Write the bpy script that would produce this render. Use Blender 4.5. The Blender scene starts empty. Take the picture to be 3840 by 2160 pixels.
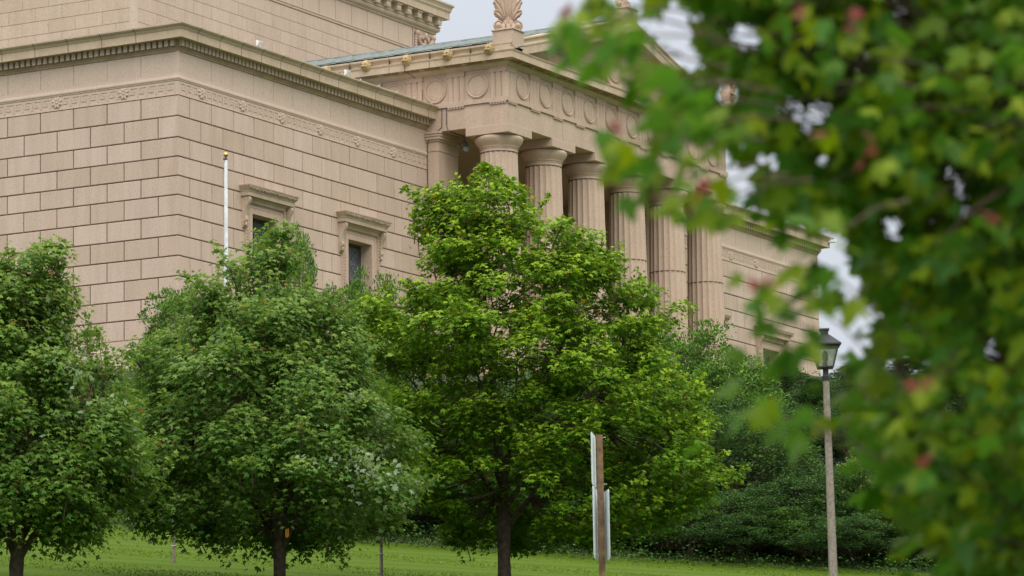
import bpy, math, random
import numpy as np
from mathutils import Vector, Matrix
random.seed(7); RNG = np.random.default_rng(11)
scene = bpy.context.scene
COL = scene.collection
Z0 = 29.42                     # world height of the building datum (underside of the fret band)
R = math.radians

# ------------------------------------------------------------------ camera
CAMP = Vector((-110.367, -74.780, -27.822 + Z0)); YAW, PIT, ROL, FPX = R(60.9329), R(8.85037), R(-0.89527), 14317.4
fw = Vector((math.sin(YAW)*math.cos(PIT), math.cos(YAW)*math.cos(PIT), math.sin(PIT)))
r0 = Vector((math.cos(YAW), -math.sin(YAW), 0)); u0 = r0.cross(fw)
rt = math.cos(ROL)*r0 + math.sin(ROL)*u0; up = -math.sin(ROL)*r0 + math.cos(ROL)*u0
cd = bpy.data.cameras.new('camera'); cam = bpy.data.objects.new('camera', cd); COL.objects.link(cam)
cam.matrix_world = Matrix(((rt.x, up.x, -fw.x, CAMP.x), (rt.y, up.y, -fw.y, CAMP.y), (rt.z, up.z, -fw.z, CAMP.z), (0, 0, 0, 1)))
cd.sensor_width = 36; cd.lens = FPX/3840*36; cd.clip_start = 0.5; cd.clip_end = 3000
cd.dof.use_dof = True; cd.dof.focus_distance = 105; cd.dof.aperture_fstop = 6.2
scene.camera = cam
FH = Vector((math.sin(YAW), math.cos(YAW), 0)); RH = Vector((math.cos(YAW), -math.sin(YAW), 0))

def at(px, py, F):
    """place on the site that a surveyor would call (forward distance F): only used to lay things out"""
    d = fw*FPX + rt*(px-1920) + up*(1080-py)
    return CAMP + d*(F/d.dot(FH))
def FS(x, y):
    v = Vector((x, y, 0)) - Vector((CAMP.x, CAMP.y, 0)); return v.dot(FH), v.dot(RH)
PF = [-400, 0, 20, 40, 55, 72, 95, 100, 112, 126, 150, 400, 1500]
PZ = [0, 0, .3, 2.0, 4.0, 6.95, 9.62, 10.9, 14.6, 18.3, 18.9, 18.9, 10]
def ground(F, S):
    z = np.interp(F, PF, PZ)
    t = -.075*np.clip(S, -40, 40)
    w = np.clip((F-30)/40, 0, 1)*np.clip((135-F)/35, 0, 1)
    return z + t*w
def gz(x, y):
    F, S = FS(x, y); return float(ground(F, S))
def spot(px, F):
    p = at(px, 2160, F); return Vector((p.x, p.y, gz(p.x, p.y)))

# ------------------------------------------------------------------ materials
def mat(name):
    m = bpy.data.materials.new(name); m.use_nodes = True; nt = m.node_tree
    return m, nt, nt.nodes, nt.links, nt.nodes['Principled BSDF']
def nd(ns, t, **k):
    n = ns.new(t)
    for a, b in k.items():
        if a in n.inputs.keys(): n.inputs[a].default_value = b
        else: setattr(n, a, b)
    return n
def ramp(ns, pts):
    n = ns.new('ShaderNodeValToRGB'); e = n.color_ramp.elements
    while len(e) < len(pts): e.new(.5)
    for i, (p, c) in enumerate(pts): e[i].position = p; e[i].color = (*c, 1)
    return n
def mixc(ns, ls, f, a, b, mode='MIX'):
    n = ns.new('ShaderNodeMix'); n.data_type = 'RGBA'; n.blend_type = mode
    for s, v in ((0, f), (6, a), (7, b)):
        if isinstance(v, (int, float)): n.inputs[s].default_value = v
        elif isinstance(v, tuple): n.inputs[s].default_value = (*v, 1)
        else: ls.new(v, n.inputs[s])
    return n.outputs[2]

def stone(name, c1, c2, stain=0.0, island=1.0, stainc=(.20, .17, .07), dirt=.4, speck=.75):
    m, nt, ns, ls, bs = mat(name)
    geo = ns.new('ShaderNodeNewGeometry'); tc = ns.new('ShaderNodeTexCoord')
    n1 = nd(ns, 'ShaderNodeTexNoise', Scale=.9, Detail=6.0); ls.new(tc.outputs['Object'], n1.inputs['Vector'])
    k_ = (1.14, 1.075, 1.065); c1 = tuple(a*b for a, b in zip(c1, k_)); c2 = tuple(a*b for a, b in zip(c2, k_))
    rnd = ramp(ns, [(0, c1), (.5, tuple((a+b)/2 for a, b in zip(c1, c2))), (1, c2)])
    mx = ns.new('ShaderNodeMix'); mx.data_type = 'FLOAT'; mx.inputs[0].default_value = .5*island
    ls.new(n1.outputs[0], mx.inputs[2]); ls.new(geo.outputs['Random Per Island'], mx.inputs[3]); ls.new(mx.outputs[0], rnd.inputs[0])
    # dark and light crystals of the granite
    v = nd(ns, 'ShaderNodeTexNoise', Scale=16.0, Detail=5.0, Roughness=.75); ls.new(tc.outputs['Object'], v.inputs['Vector'])
    g = ramp(ns, [(.30, (.55, .50, .46)), (.46, (.98, .98, .98)), (.58, (1.02, 1.02, 1.02)), (.72, (1.3, 1.3, 1.3))]); ls.new(v.outputs[0], g.inputs[0])
    c = mixc(ns, ls, speck, rnd.outputs[0], g.outputs[0], 'MULTIPLY')
    # streaky weathering running down the face
    mp = nd(ns, 'ShaderNodeMapping', Scale=(1.6, 1.6, .22)); ls.new(tc.outputs['Object'], mp.inputs[0])
    n2 = nd(ns, 'ShaderNodeTexNoise', Scale=1.5, Detail=5.0, Roughness=.65); ls.new(mp.outputs[0], n2.inputs['Vector'])
    g2 = ramp(ns, [(.42, (0, 0, 0)), (.72, (1, 1, 1))]); ls.new(n2.outputs[0], g2.inputs[0])
    mul = nd(ns, 'ShaderNodeMath', operation='MULTIPLY'); mul.inputs[1].default_value = dirt; ls.new(g2.outputs[0], mul.inputs[0])
    c = mixc(ns, ls, mul.outputs[0], c, tuple(x*.78 for x in c1))
    if stain:
        n3 = nd(ns, 'ShaderNodeTexNoise', Scale=1.1, Detail=8.0, Roughness=.7); ls.new(tc.outputs['Object'], n3.inputs['Vector'])
        g3 = ramp(ns, [(.38, (0, 0, 0)), (.62, (1, 1, 1))]); ls.new(n3.outputs[0], g3.inputs[0])
        m3 = nd(ns, 'ShaderNodeMath', operation='MULTIPLY'); m3.inputs[1].default_value = stain; ls.new(g3.outputs[0], m3.inputs[0])
        c = mixc(ns, ls, m3.outputs[0], c, stainc)
    ls.new(c, bs.inputs['Base Color']); bs.inputs['Roughness'].default_value = .85
    bs.inputs['Specular IOR Level'].default_value = .2
    bp = nd(ns, 'ShaderNodeBump', Strength=.25, Distance=.01); ls.new(v.outputs[0], bp.inputs['Height']); ls.new(bp.outputs[0], bs.inputs['Normal'])
    return m
def plain(name, c, rough=.6, metal=0.0, var=.15, scale=6.0, spec=.3):
    m, nt, ns, ls, bs = mat(name)
    tc = ns.new('ShaderNodeTexCoord'); n = nd(ns, 'ShaderNodeTexNoise', Scale=scale, Detail=5.0); ls.new(tc.outputs['Object'], n.inputs['Vector'])
    g = ramp(ns, [(.3, tuple(x*(1-var) for x in c)), (.7, tuple(min(1, x*(1+var)) for x in c))]); ls.new(n.outputs[0], g.inputs[0])
    ls.new(g.outputs[0], bs.inputs['Base Color']); bs.inputs['Roughness'].default_value = rough
    bs.inputs['Metallic'].default_value = metal; bs.inputs['Specular IOR Level'].default_value = spec
    return m
S1, S2 = (.405, .315, .237), (.52, .432, .357)
M = {}
M['wall'] = stone('granite_ashlar', S1, S2)
M['smooth'] = stone('granite_smooth', (.45, .365, .285), (.50, .415, .335), island=.6, dirt=.2)
M['cornice'] = stone('granite_weathered', (.43, .35, .25), (.50, .42, .31), stain=.30, island=.3, stainc=(.28, .22, .12), dirt=.35)
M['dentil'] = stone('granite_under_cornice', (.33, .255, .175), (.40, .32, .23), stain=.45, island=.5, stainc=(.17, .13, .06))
M['portico'] = stone('granite_portico', (.42, .325, .25), (.485, .39, .305), stain=.07, island=.4, dirt=.45)
M['lion'] = stone('limestone_yellowed', (.36, .27, .14), (.42, .33, .18), stain=.3)
M['attic'] = stone('granite_attic', (.42, .335, .25), (.49, .40, .31), island=1.0)
M['hood'] = stone('carved_granite', (.37, .30, .22), (.46, .38, .29), stain=.38, stainc=(.19, .155, .08), dirt=.35)
M['mortar'] = plain('mortar', (.11, .072, .052), .95)
M['copper'] = plain('copper_patina', (.19, .215, .20), .75, 0, .25, 2.5)
M['glass'] = plain('window_glass', (.09, .105, .12), .12, 0, .5, 2, .6)
M['bronze'] = plain('bronze_frame', (.07, .055, .05), .5, .3)
M['dark'] = plain('dark_fixture', (.03, .03, .035), .5)
M['cable'] = plain('cable', (.05, .05, .055), .7)
M['white'] = plain('white_enamel', (.72, .74, .76), .35)
M['gold'] = plain('gilded_ball', (.62, .42, .12), .3, .7)
M['grey'] = plain('pale_metal', (.42, .47, .50), .5)
M['lead'] = plain('leading', (.17, .18, .18), .6)
M['concrete'] = plain('pole_concrete', (.235, .20, .165), .9, 0, .25, 25)
M['wood'] = plain('treated_timber', (.16, .095, .055), .9, 0, .4, 14)
M['stake'] = plain('grey_stake', (.20, .165, .135), .9, 0, .3, 20)
M['signback'] = plain('sign_back_aluminium', (.74, .79, .82), .45, 0, .06)
M['lampglass'] = None
M['orange'] = plain('orange_tag', (.75, .30, .02), .5)
M['bark'] = plain('bark', (.075, .055, .042), .95, 0, .5, 9)
M['twig'] = plain('young_bark', (.09, .06, .04), .9, 0, .4, 12)
m, nt, ns, ls, bs = mat('lantern_glass'); bs.inputs['Base Color'].default_value = (.75, .78, .72, 1); bs.inputs['Roughness'].default_value = .15
bs.inputs['Transmission Weight'].default_value = .85; bs.inputs['Alpha'].default_value = .55; M['lampglass'] = m

def leafmat(name, dark, mid, young, under, red=0.0, redc=(.33, .05, .035), trans=.32, rough=.5, spec=.35):
    m, nt, ns, ls, bs = mat(name)
    geo = ns.new('ShaderNodeNewGeometry'); at_ = nd(ns, 'ShaderNodeAttribute', attribute_name='young')
    g = ramp(ns, [(0, dark), (.55, mid), (1, tuple(a*.5+b*.5 for a, b in zip(mid, young)))]); ls.new(geo.outputs['Random Per Island'], g.inputs[0])
    c = mixc(ns, ls, at_.outputs['Fac'], g.outputs[0], young)
    c = mixc(ns, ls, geo.outputs['Backfacing'], c, under)
    pl = nd(ns, 'ShaderNodeAttribute', attribute_name='pale'); c = mixc(ns, ls, pl.outputs['Fac'], c, (.36, .44, .32))
    r = nd(ns, 'ShaderNodeAttribute', attribute_name='red'); c = mixc(ns, ls, r.outputs['Fac'], c, redc)
    ls.new(c, bs.inputs['Base Color']); bs.inputs['Roughness'].default_value = rough; bs.inputs['Specular IOR Level'].default_value = spec
    tr = ns.new('ShaderNodeBsdfTranslucent'); ct = mixc(ns, ls, 1.0, c, (1.7, 1.55, .55), 'MULTIPLY'); ls.new(ct, tr.inputs[0])
    mx = nd(ns, 'ShaderNodeMixShader'); mx.inputs[0].default_value = trans; ls.new(bs.outputs[0], mx.inputs[1]); ls.new(tr.outputs[0], mx.inputs[2])
    ls.new(mx.outputs[0], ns['Material Output'].inputs[0]); return m
M['leafC'] = leafmat('maple_leaves_bright', (0.050, 0.145, 0.008), (0.096, 0.225, 0.010), (0.32, 0.45, 0.030), (0.09, 0.18, 0.025), trans=.40, spec=.15, rough=.6)
M['leafB'] = leafmat('maple_leaves_silvery', (0.055, 0.145, 0.022), (0.098, 0.205, 0.034), (0.23, 0.32, 0.060), (0.10, 0.19, 0.055), trans=.42, spec=.18, rough=.55)
M['leafA'] = leafmat('maple_leaves_deep', (0.052, 0.140, 0.020), (0.096, 0.205, 0.032), (0.23, 0.32, 0.055), (0.10, 0.19, 0.05), trans=.42, spec=.18, rough=.55)
M['leafN'] = leafmat('near_leaves', (0.026, 0.088, 0.004), (0.062, 0.150, 0.005), (0.22, 0.28, 0.006), (0.070, 0.180, 0.030), trans=.42, spec=.2, redc=(.17, .03, .02))
M['shrub'] = leafmat('shrub_leaves', (0.050, 0.130, 0.020), (0.088, 0.205, 0.030), (0.19, 0.36, 0.030), (0.070, 0.130, 0.040), trans=.22, spec=.15, rough=.6)
M['shrub2'] = leafmat('dark_shrub_leaves', (0.024, 0.068, 0.018), (0.044, 0.110, 0.028), (0.104, 0.195, 0.039), (0.050, 0.100, 0.040), trans=.18, spec=.15, rough=.6)
M['cedar'] = leafmat('cedar_foliage', (0.027, 0.070, 0.016), (0.049, 0.115, 0.022), (0.088, 0.176, 0.030), (0.030, 0.080, 0.020), trans=.12, spec=.12, rough=.7)
M['vine'] = leafmat('vine_leaves', (.06, .15, .015), (.11, .22, .02), (.20, .30, .03), (.12, .2, .06), trans=.3)

# lawn and bank
m, nt, ns, ls, bs = mat('lawn_grass'); tc = ns.new('ShaderNodeTexCoord')
mp = nd(ns, 'ShaderNodeMapping', Scale=(1, 1, 1), Rotation=(0, 0, YAW)); ls.new(tc.outputs['Object'], mp.inputs[0])
wv = nd(ns, 'ShaderNodeTexWave', Scale=.16, Distortion=1.2, Detail=2.0, bands_direction='Y'); ls.new(mp.outputs[0], wv.inputs['Vector'])
n = nd(ns, 'ShaderNodeTexNoise', Scale=9.0, Detail=6.0, Roughness=.7); ls.new(tc.outputs['Object'], n.inputs['Vector'])
g = ramp(ns, [(.3, (.040, .076, .008)), (.7, (.082, .130, .014))]); ls.new(n.outputs[0], g.inputs[0])
ls.new(mixc(ns, ls, wv.outputs[0], g.outputs[0], (.078, .124, .014)), bs.inputs['Base Color']); bs.inputs['Roughness'].default_value = .9; bs.inputs['Specular IOR Level'].default_value = .03
bp = nd(ns, 'ShaderNodeBump', Strength=.6, Distance=.05); ls.new(n.outputs[0], bp.inputs['Height']); ls.new(bp.outputs[0], bs.inputs['Normal'])
M['lawn'] = m
M['soil'] = plain('leaf_litter', (.026, .036, .012), .95, 0, .5, 3)
m, nt, ns, ls, bs = mat('grass_blades'); geo = ns.new('ShaderNodeNewGeometry')
g = ramp(ns, [(0, (.085, .145, .014)), (.6, (.14, .205, .028)), (.985, (.12, .19, .015)), (1, (.40, .42, .25))]); ls.new(geo.outputs['Random Per Island'], g.inputs[0])
ls.new(g.outputs[0], bs.inputs['Base Color']); bs.inputs['Roughness'].default_value = .9; bs.inputs['Specular IOR Level'].default_value = .05; M['grass'] = m

# ------------------------------------------------------------------ object helpers
def tag(o, label=None, cat=None, group=None, kind=None):
    for k, v in (('label', label), ('category', cat), ('group', group), ('kind', kind)):
        if v: o[k] = v
    return o
def empty(name, loc=(0, 0, 0), rz=0):
    o = bpy.data.objects.new(name, None); o.location = loc; o.rotation_euler.z = rz; o.empty_display_size = .3; COL.objects.link(o); return o
class MB:
    def __init__(s): s.v = []; s.f = []
    def add(s, vs, fs):
        b = len(s.v); s.v += [tuple(v) for v in vs]; s.f += [tuple(i+b for i in f) for f in fs]; return s
    def box(s, x0, y0, z0, x1, y1, z1, ch=0.0):
        if ch:
            bm_ = [(x0, y0, z0), (x1, y1, z1)]
        vs = [(x, y, z) for x in (x0, x1) for y in (y0, y1) for z in (z0, z1)]
        return s.add(vs, [(0, 1, 3, 2), (4, 6, 7, 5), (0, 4, 5, 1), (2, 3, 7, 6), (0, 2, 6, 4), (1, 5, 7, 3)])
    def tube(s, pts, rads, n=8, cap=True, jitter=0):
        pts = [Vector(p) for p in pts]; rings = []
        for i, p in enumerate(pts):
            d = (pts[min(i+1, len(pts)-1)] - pts[max(i-1, 0)]).normalized()
            a = d.cross(Vector((.31, .95, .05))).normalized() if abs(d.z) > .8 else d.cross(Vector((0, 0, 1))).normalized()
            b = d.cross(a); rr = rads[i] if hasattr(rads, '__len__') else rads
            rings.append([p + (a*math.cos(t)+b*math.sin(t))*rr*(1+random.uniform(-jitter, jitter)) for t in [2*math.pi*k/n for k in range(n)]])
        vs = [q for r_ in rings for q in r_]; fs = []
        for i in range(len(pts)-1):
            for k in range(n):
                k2 = (k+1) % n; fs.append((i*n+k, i*n+k2, (i+1)*n+k2, (i+1)*n+k))
        if cap: fs += [tuple(range(n))[::-1], tuple(range((len(pts)-1)*n, len(pts)*n))]
        return s.add(vs, fs)
    def lathe(s, c, prof, n=24, flute=None):
        vs = []; fs = []
        for (r_, z) in prof:
            for k in range(n):
                a = 2*math.pi*k/n; vs.append((c[0]+r_*math.cos(a), c[1]+r_*math.sin(a), c[2]+z))
        for i in range(len(prof)-1):
            for k in range(n): fs.append((i*n+k, i*n+(k+1) % n, (i+1)*n+(k+1) % n, (i+1)*n+k))
        fs += [tuple(range(n))[::-1], tuple(range((len(prof)-1)*n, len(prof)*n))]
        return s.add(vs, fs)
    def sweep(s, path, prof):
        """prof: closed polygon of (outward, z); path: 2D points, outward = right hand side"""
        P = [Vector(p) for p in path]; N = []
        for a, b in zip(P, P[1:]):
            d = (b-a).normalized(); N.append(Vector((d.y, -d.x)))
        off = []
        for i in range(len(P)):
            if i == 0: off.append(N[0])
            elif i == len(P)-1: off.append(N[-1])
            else: off.append((N[i-1]+N[i])/(1+N[i-1].dot(N[i])))
        n = len(prof); vs = [(P[i].x+off[i].x*p, P[i].y+off[i].y*p, z) for i in range(len(P)) for (p, z) in prof]; fs = []
        for i in range(len(P)-1):
            for k in range(n):
                k2 = (k+1) % n; fs.append((i*n+k, (i+1)*n+k, (i+1)*n+k2, i*n+k2))
        fs += [tuple(range(n)), tuple(range((len(P)-1)*n, len(P)*n))[::-1]]
        return s.add(vs, fs)
    def ellip(s, c, ax, n=10, m=7):
        """ax: three half axis vectors"""
        ax = [Vector(a) for a in ax]; c = Vector(c); vs = [c-ax[2]]
        for j in range(1, m):
            t = -math.pi/2+math.pi*j/m
            for k in range(n):
                a = 2*math.pi*k/n; vs.append(c+ax[0]*math.cos(t)*math.cos(a)+ax[1]*math.cos(t)*math.sin(a)+ax[2]*math.sin(t))
        vs.append(c+ax[2]); fs = []
        for k in range(n): fs.append((0, 1+(k+1) % n, 1+k))
        for j in range(m-2):
            for k in range(n): fs.append((1+j*n+k, 1+j*n+(k+1) % n, 1+(j+1)*n+(k+1) % n, 1+(j+1)*n+k))
        L = len(vs)-1
        for k in range(n): fs.append((L, 1+(m-2)*n+k, 1+(m-2)*n+(k+1) % n))
        return s.add(vs, fs)
    def build(s, name, material, parent=None, smooth=False, bevel=0, loc=None, fix=True):
        me = bpy.data.meshes.new(name); me.from_pydata(s.v, [], s.f)
        import bmesh
        if fix:
            b = bmesh.new(); b.from_mesh(me); bmesh.ops.recalc_face_normals(b, faces=b.faces[:]); b.to_mesh(me); b.free()
        if smooth:
            for p in me.polygons: p.use_smooth = True
        me.materials.append(material); me.update()
        o = bpy.data.objects.new(name, me); COL.objects.link(o)
        if parent is not None: o.parent = parent
        if loc is not None: o.location = loc
        if bevel:
            md = o.modifiers.new('bevel', 'BEVEL'); md.width = bevel; md.segments = 2; md.limit_method = 'ANGLE'
        if smooth:
            try:
                me.set_sharp_from_angle(angle=R(40))
            except Exception: pass
        return o
def npmesh(name, verts, tris, material, parent=None, attrs=None, smooth=False):
    me = bpy.data.meshes.new(name); nv, nf = len(verts), len(tris)
    me.vertices.add(nv); me.vertices.foreach_set('co', np.asarray(verts, np.float32).ravel())
    me.loops.add(nf*3); me.loops.foreach_set('vertex_index', np.asarray(tris, np.int32).ravel())
    me.polygons.add(nf); me.polygons.foreach_set('loop_start', np.arange(0, nf*3, 3, dtype=np.int32))
    me.polygons.foreach_set('loop_total', np.full(nf, 3, np.int32))
    me.update(calc_edges=True)
    for k, a in (attrs or {}).items():
        t = me.attributes.new(k, 'FLOAT', 'POINT'); t.data.foreach_set('value', np.asarray(a, np.float32))
    if smooth: me.polygons.foreach_set('use_smooth', np.ones(nf, bool))
    me.materials.append(material); o = bpy.data.objects.new(name, me); COL.objects.link(o)
    if parent is not None: o.parent = parent
    return o

# ------------------------------------------------------------------ the building
BR = empty('memorial_building', (27, 6, 18.4))
tag(BR, 'large pale granite temple building with fluted columns, pediment and block walls on the hilltop', 'building')
BOFF = Vector((0, 0, Z0)) - Vector(BR.location)
def bpart(mb, name, m, parent=None, **k):
    o = mb.build(name, m, parent or BR, **k)
    if parent is None: o.location = BOFF
    return o

COURSE = [0, -.762, -1.532, -2.226, -2.919, -3.605, -4.333, -5.065, -5.79, -6.516, -7.241, -7.939, -8.655]
def blocks(mb, frame, u0, u1, rows, joints, gap=.05, depth=.022, corner0=False, corner1=False, cut=[], jog=0.0):
    """blocks as chamfered boxes; frame(u, out, z)->xyz; joints(row)->list of u"""
    for i in range(len(rows)-1):
        zt, zb = rows[i], rows[i+1]
        js = [u0]+[j for j in joints(i) if u0+.1 < j < u1-.1]+[u1]
        for a, b in zip(js, js[1:]):
            pcs = [(a, b, zb, zt, (a != u0 or not corner0), (b != u1 or not corner1), True, True)]
            for (ca, cb, c0, c1) in cut:
                new = []
                for (p0, p1, q0, q1, fl, fr, fb, ft) in pcs:
                    if cb <= p0 or ca >= p1 or c1 <= q0 or c0 >= q1: new.append((p0, p1, q0, q1, fl, fr, fb, ft)); continue
                    if p0 < ca: new.append((p0, ca, q0, q1, fl, False, fb, ft))
                    if p1 > cb: new.append((cb, p1, q0, q1, False, fr, fb, ft))
                    m0, m1 = max(p0, ca), min(p1, cb)
                    if q1 > c1: new.append((m0, m1, c1, q1, fl if m0 == p0 else False, fr if m1 == p1 else False, False, ft))
                    if q0 < c0: new.append((m0, m1, q0, c0, fl if m0 == p0 else False, fr if m1 == p1 else False, fb, False))
                pcs = new
            for (p0, p1, q0, q1, fl, fr, fb, ft) in pcs:
                if p1-p0 < .05 or q1-q0 < .05: continue
                h = gap/2; out = random.uniform(-jog, jog)
                a0 = p0+(h if fl else 0); a1 = p1-(h if fr else 0); b0 = q0+(h if fb else 0); b1 = q1-(h if ft else 0)
                e = .35*h
                c0_ = depth if (not fl and corner0 and p0 == u0) else 0; c1_ = -depth if (not fr and corner1 and p1 == u1) else 0
                fr4 = [(a0+(0 if not fl else e), b0+(e if fb else 0)), (a1-(0 if not fr else e), b0+(e if fb else 0)), (a1-(0 if not fr else e), b1-(e if ft else 0)), (a0+(0 if not fl else e), b1-(e if ft else 0))]
                bk4 = [(a0-(e if fl else 0)+c0_, b0-(e if fb else 0)), (a1+(e if fr else 0)+c1_, b0-(e if fb else 0)), (a1+(e if fr else 0)+c1_, b1+(e if ft else 0)), (a0-(e if fl else 0)+c0_, b1+(e if ft else 0))]
                mb.add([frame(u, out, z) for u, z in fr4]+[frame(u, -depth-.004, z) for u, z in bk4],
                       [(0, 1, 2, 3), (0, 4, 5, 1), (1, 5, 6, 2), (2, 6, 7, 3), (3, 7, 4, 0)])
frF = lambda u, o, z: (u, -o, z)            # front faces (y = 0)
frL = lambda u, o, z: (-o, u, z)            # left faces (x = 0)
XE = 54.28; XA, XB = 17.41, 36.87
R1 = [.75, 2.16, 3.58, 4.94, 6.28, 7.62, 8.96, 10.28, 11.61, 12.94, 14.22, 15.47, 16.67]
R2 = [1.46, 2.89, 4.27, 5.60, 6.95, 8.25, 9.61, 10.92, 12.26, 13.61, 14.91, 16.14]
WINX = (5.58, 12.23)
def win_cut(xc): return (xc-1.32, xc+1.32, -7.75, -3.10)

def wing(side):
    """side 0: left wing (x 0..17.41, with its left return); 1: right wing, mirrored"""
    mx = (lambda x: x) if side == 0 else (lambda x: XE-x)
    W = MB()
    f1 = lambda u, o, z: (mx(u), -o, z)
    f2 = lambda u, o, z: (mx(-o), u, z)
    cuts = [win_cut(x) for x in WINX]
    blocks(W, f1, 0, XA, COURSE, lambda i: R1 if i % 2 == 0 else R2, corner0=True, cut=cuts, jog=.003)
    blocks(W, f2, 0, 24, COURSE, lambda i: [1.61+1.468*k for k in range(16)] if i % 2 == 0 else [.87+1.468*k for k in range(16)], corner0=True, jog=.003)
    o = bpart(W, 'ashlar_wall', M['wall'])
    # mortar backing sheets + upper backing with window openings left open
    B = MB(); d = .024
    xs = [0]+sum([[c[0], c[1]] for c in cuts], [])+[XA]
    for a, b in ((xs[0], xs[1]), (xs[2], xs[3]), (xs[4], xs[5])):
        B.box(min(mx(a+(d if a == 0 else 0)), mx(b)), d, -8.7, max(mx(a+(d if a == 0 else 0)), mx(b)), .6, 0)
    for c in cuts:
        a, b = sorted((mx(c[0]), mx(c[1]))); B.box(a, d, -3.1, b, .6, 0); B.box(a, d, -8.7, b, .6, -7.75)
    a, b = sorted((mx(d), mx(.6))); B.box(a, .6, -8.7, b, 24, 0)
    bpart(B, 'mortar_joints', M['mortar'])
    path = [(0, 24), (0, 0), (XA+.001, 0)] if side == 0 else [(XE-XA, 0), (XE, 0), (XE, 24)]
    # plinth
    P = MB().sweep(path, [(-.5, -8.655), (.02, -8.66), (.02, -8.95), (.06, -8.99), (.06, -9.45), (.12, -9.5), (.16, -9.62), (.16, -9.78), (.22, -9.82), (.22, -11.6), (-.5, -11.6)])
    bpart(P, 'plinth', M['smooth'])
    # fret band
    K = MB().sweep(path, [(-.5, 0.0), (.015, 0.0), (.015, .045), (-.012, .05), (-.012, .52), (.012, .525), (.012, .56), (.030, .57), (.040, .60), (.036, .64), (.016, .69), (.008, .72), (.004, .83), (-.5, .83)])
    kb = bpart(K, 'fret_band', M['smooth'])
    Gk = MB(); fretb = .012
    def bar(fr, u0_, z0_, u1_, z1_):
        vs = [fr(u, o_, z) for u in (u0_, u1_) for o_ in (-fretb-.002, .007) for z in (z0_, z1_)]
        Gk.add(vs, [(0, 1, 3, 2), (4, 6, 7, 5), (0, 4, 5, 1), (2, 3, 7, 6), (0, 2, 6, 4), (1, 5, 7, 3)])
    def key(fr, u, w):
        t = .042; z0_, z1_ = .10, .46
        bar(fr, u+.03*w, z1_-t, u+w*.93, z1_); bar(fr, u+.03*w, z0_, u+.03*w+t, z1_-t); bar(fr, u+w*.93-t, z0_+.1, u+w*.93, z1_-t)
        bar(fr, u+w*.40, z0_+.1, u+w*.93-t, z0_+.1+t); bar(fr, u+w*.40, z0_+.1+t, u+w*.40+t, z1_-t-.07); bar(fr, u+w*.40+t, z1_-t-.07-t, u+w*.62, z1_-t-.07)
    ros = []
    def run(fr, start, pitch, end, w, first):
        u = first; rs = []
        c = start
        while c < end-.2: rs.append(c); c += pitch
        edges = [first]+sum([[c-.24, c+.24] for c in rs], [])+[end]
        for a, b in zip(edges[::2], edges[1::2]):
            n_ = int(round((b-a)/w))
            if n_ < 1: continue
            for k in range(n_): key(fr, a+(b-a)*k/n_+.02, (b-a)/n_-.02)
        ros.extend((fr, c) for c in rs)
    run(f1, 1.5, 2.67, XA-.05, .38, .08); run(f2, 2.34, 2.936, 23.6, .41, .08)
    Gk.build('fret_pattern', M['smooth'], kb)
    for fr, c in ros:
        if c > 14 and fr is f2: continue
        Rz = MB(); o3 = Vector(fr(c, 0, .285)); U3 = Vector(fr(c+1, 0, .285))-o3; N3 = Vector(fr(c, 1, .285))-o3; V3 = Vector((0, 0, 1))
        for k in range(8):
            a = k*math.pi/4+.39; dr = U3*math.cos(a)+V3*math.sin(a); sd_ = V3*math.cos(a)-U3*math.sin(a)
            Rz.ellip(o3+dr*.135+N3*.005, (dr*.095, sd_*.062, N3*.045), 8, 5)
        Rz.ellip(o3+N3*.01, (U3*.06, V3*.06, N3*.055), 8, 5)
        Rz.build('rosette', M['smooth'], kb)
    # smooth frieze panels
    Fp = MB()
    blocks(Fp, lambda u, o, z: (mx(u), .02-o, z), .12, XA, [1.60, .83], lambda i: [2.16, 3.58, 4.94, 6.28, 7.62, 8.96, 10.28, 11.61, 12.94, 14.22, 15.47], gap=.016, depth=.02, jog=.001)
    blocks(Fp, lambda u, o, z: (mx(.02-o), u, z), .12, 24, [1.60, .83], lambda i: [1.61+1.468*k for k in range(16)], gap=.016, depth=.02, jog=.001)
    fp = bpart(Fp, 'frieze_panels', M['smooth'])
    Bk = MB().sweep(path, [(-.5, .83), (-.05, .83), (-.05, 1.60), (-.5, 1.60)]); Bk.build('panel_joints', M['mortar'], fp)
    Cs = MB(); a, b = sorted((mx(-.004), mx(.115))); Cs.box(a, -.004, .83, b, .115, 1.60); Cs.build('corner_strip', M['smooth'], fp)
    # cornice: bed mould, dentil course, corona, gutter mould
    pe = [(0, 24), (0, 0), (17.72, 0)] if side == 0 else [(XE-17.72, 0), (XE, 0), (XE, 24)]
    C1 = MB().sweep(path, [(-.5, 1.585), (.02, 1.585), (.03, 1.60), (.03, 1.635), (.05, 1.645), (.07, 1.69), (.11, 1.715), (.12, 1.73), (.07, 1.735), (.07, 1.97), (-.5, 1.97)])
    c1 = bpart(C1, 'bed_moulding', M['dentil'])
    De = MB()
    def dent(fr, u):
        vs = [fr(u_, o_, z_) for u_ in (u, u+.155) for o_ in (.065, .20) for z_ in (1.745, 1.968)]
        De.add(vs, [(0, 1, 3, 2), (4, 6, 7, 5), (0, 4, 5, 1), (2, 3, 7, 6), (0, 2, 6, 4), (1, 5, 7, 3)])
    u = -.03
    while u < XA: dent(f1, u+.0); u += .245
    u = .05
    while u < 23.5: dent(f2, u); u += .252
    De.build('dentils', M['smooth'], c1)
    Cn = MB().sweep(pe, [(-1.2, 1.97), (.22, 1.972), (.42, 1.990), (.42, 1.965), (.46, 1.965), (.46, 2.25), (.485, 2.262), (.485, 2.283), (.50, 2.29), (.52, 2.33), (.585, 2.38), (.62, 2.42), (.62, 2.47), (.25, 2.55), (-1.2, 2.70)])
    cn = bpart(Cn, 'wing_cornice', M['cornice'])
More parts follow.
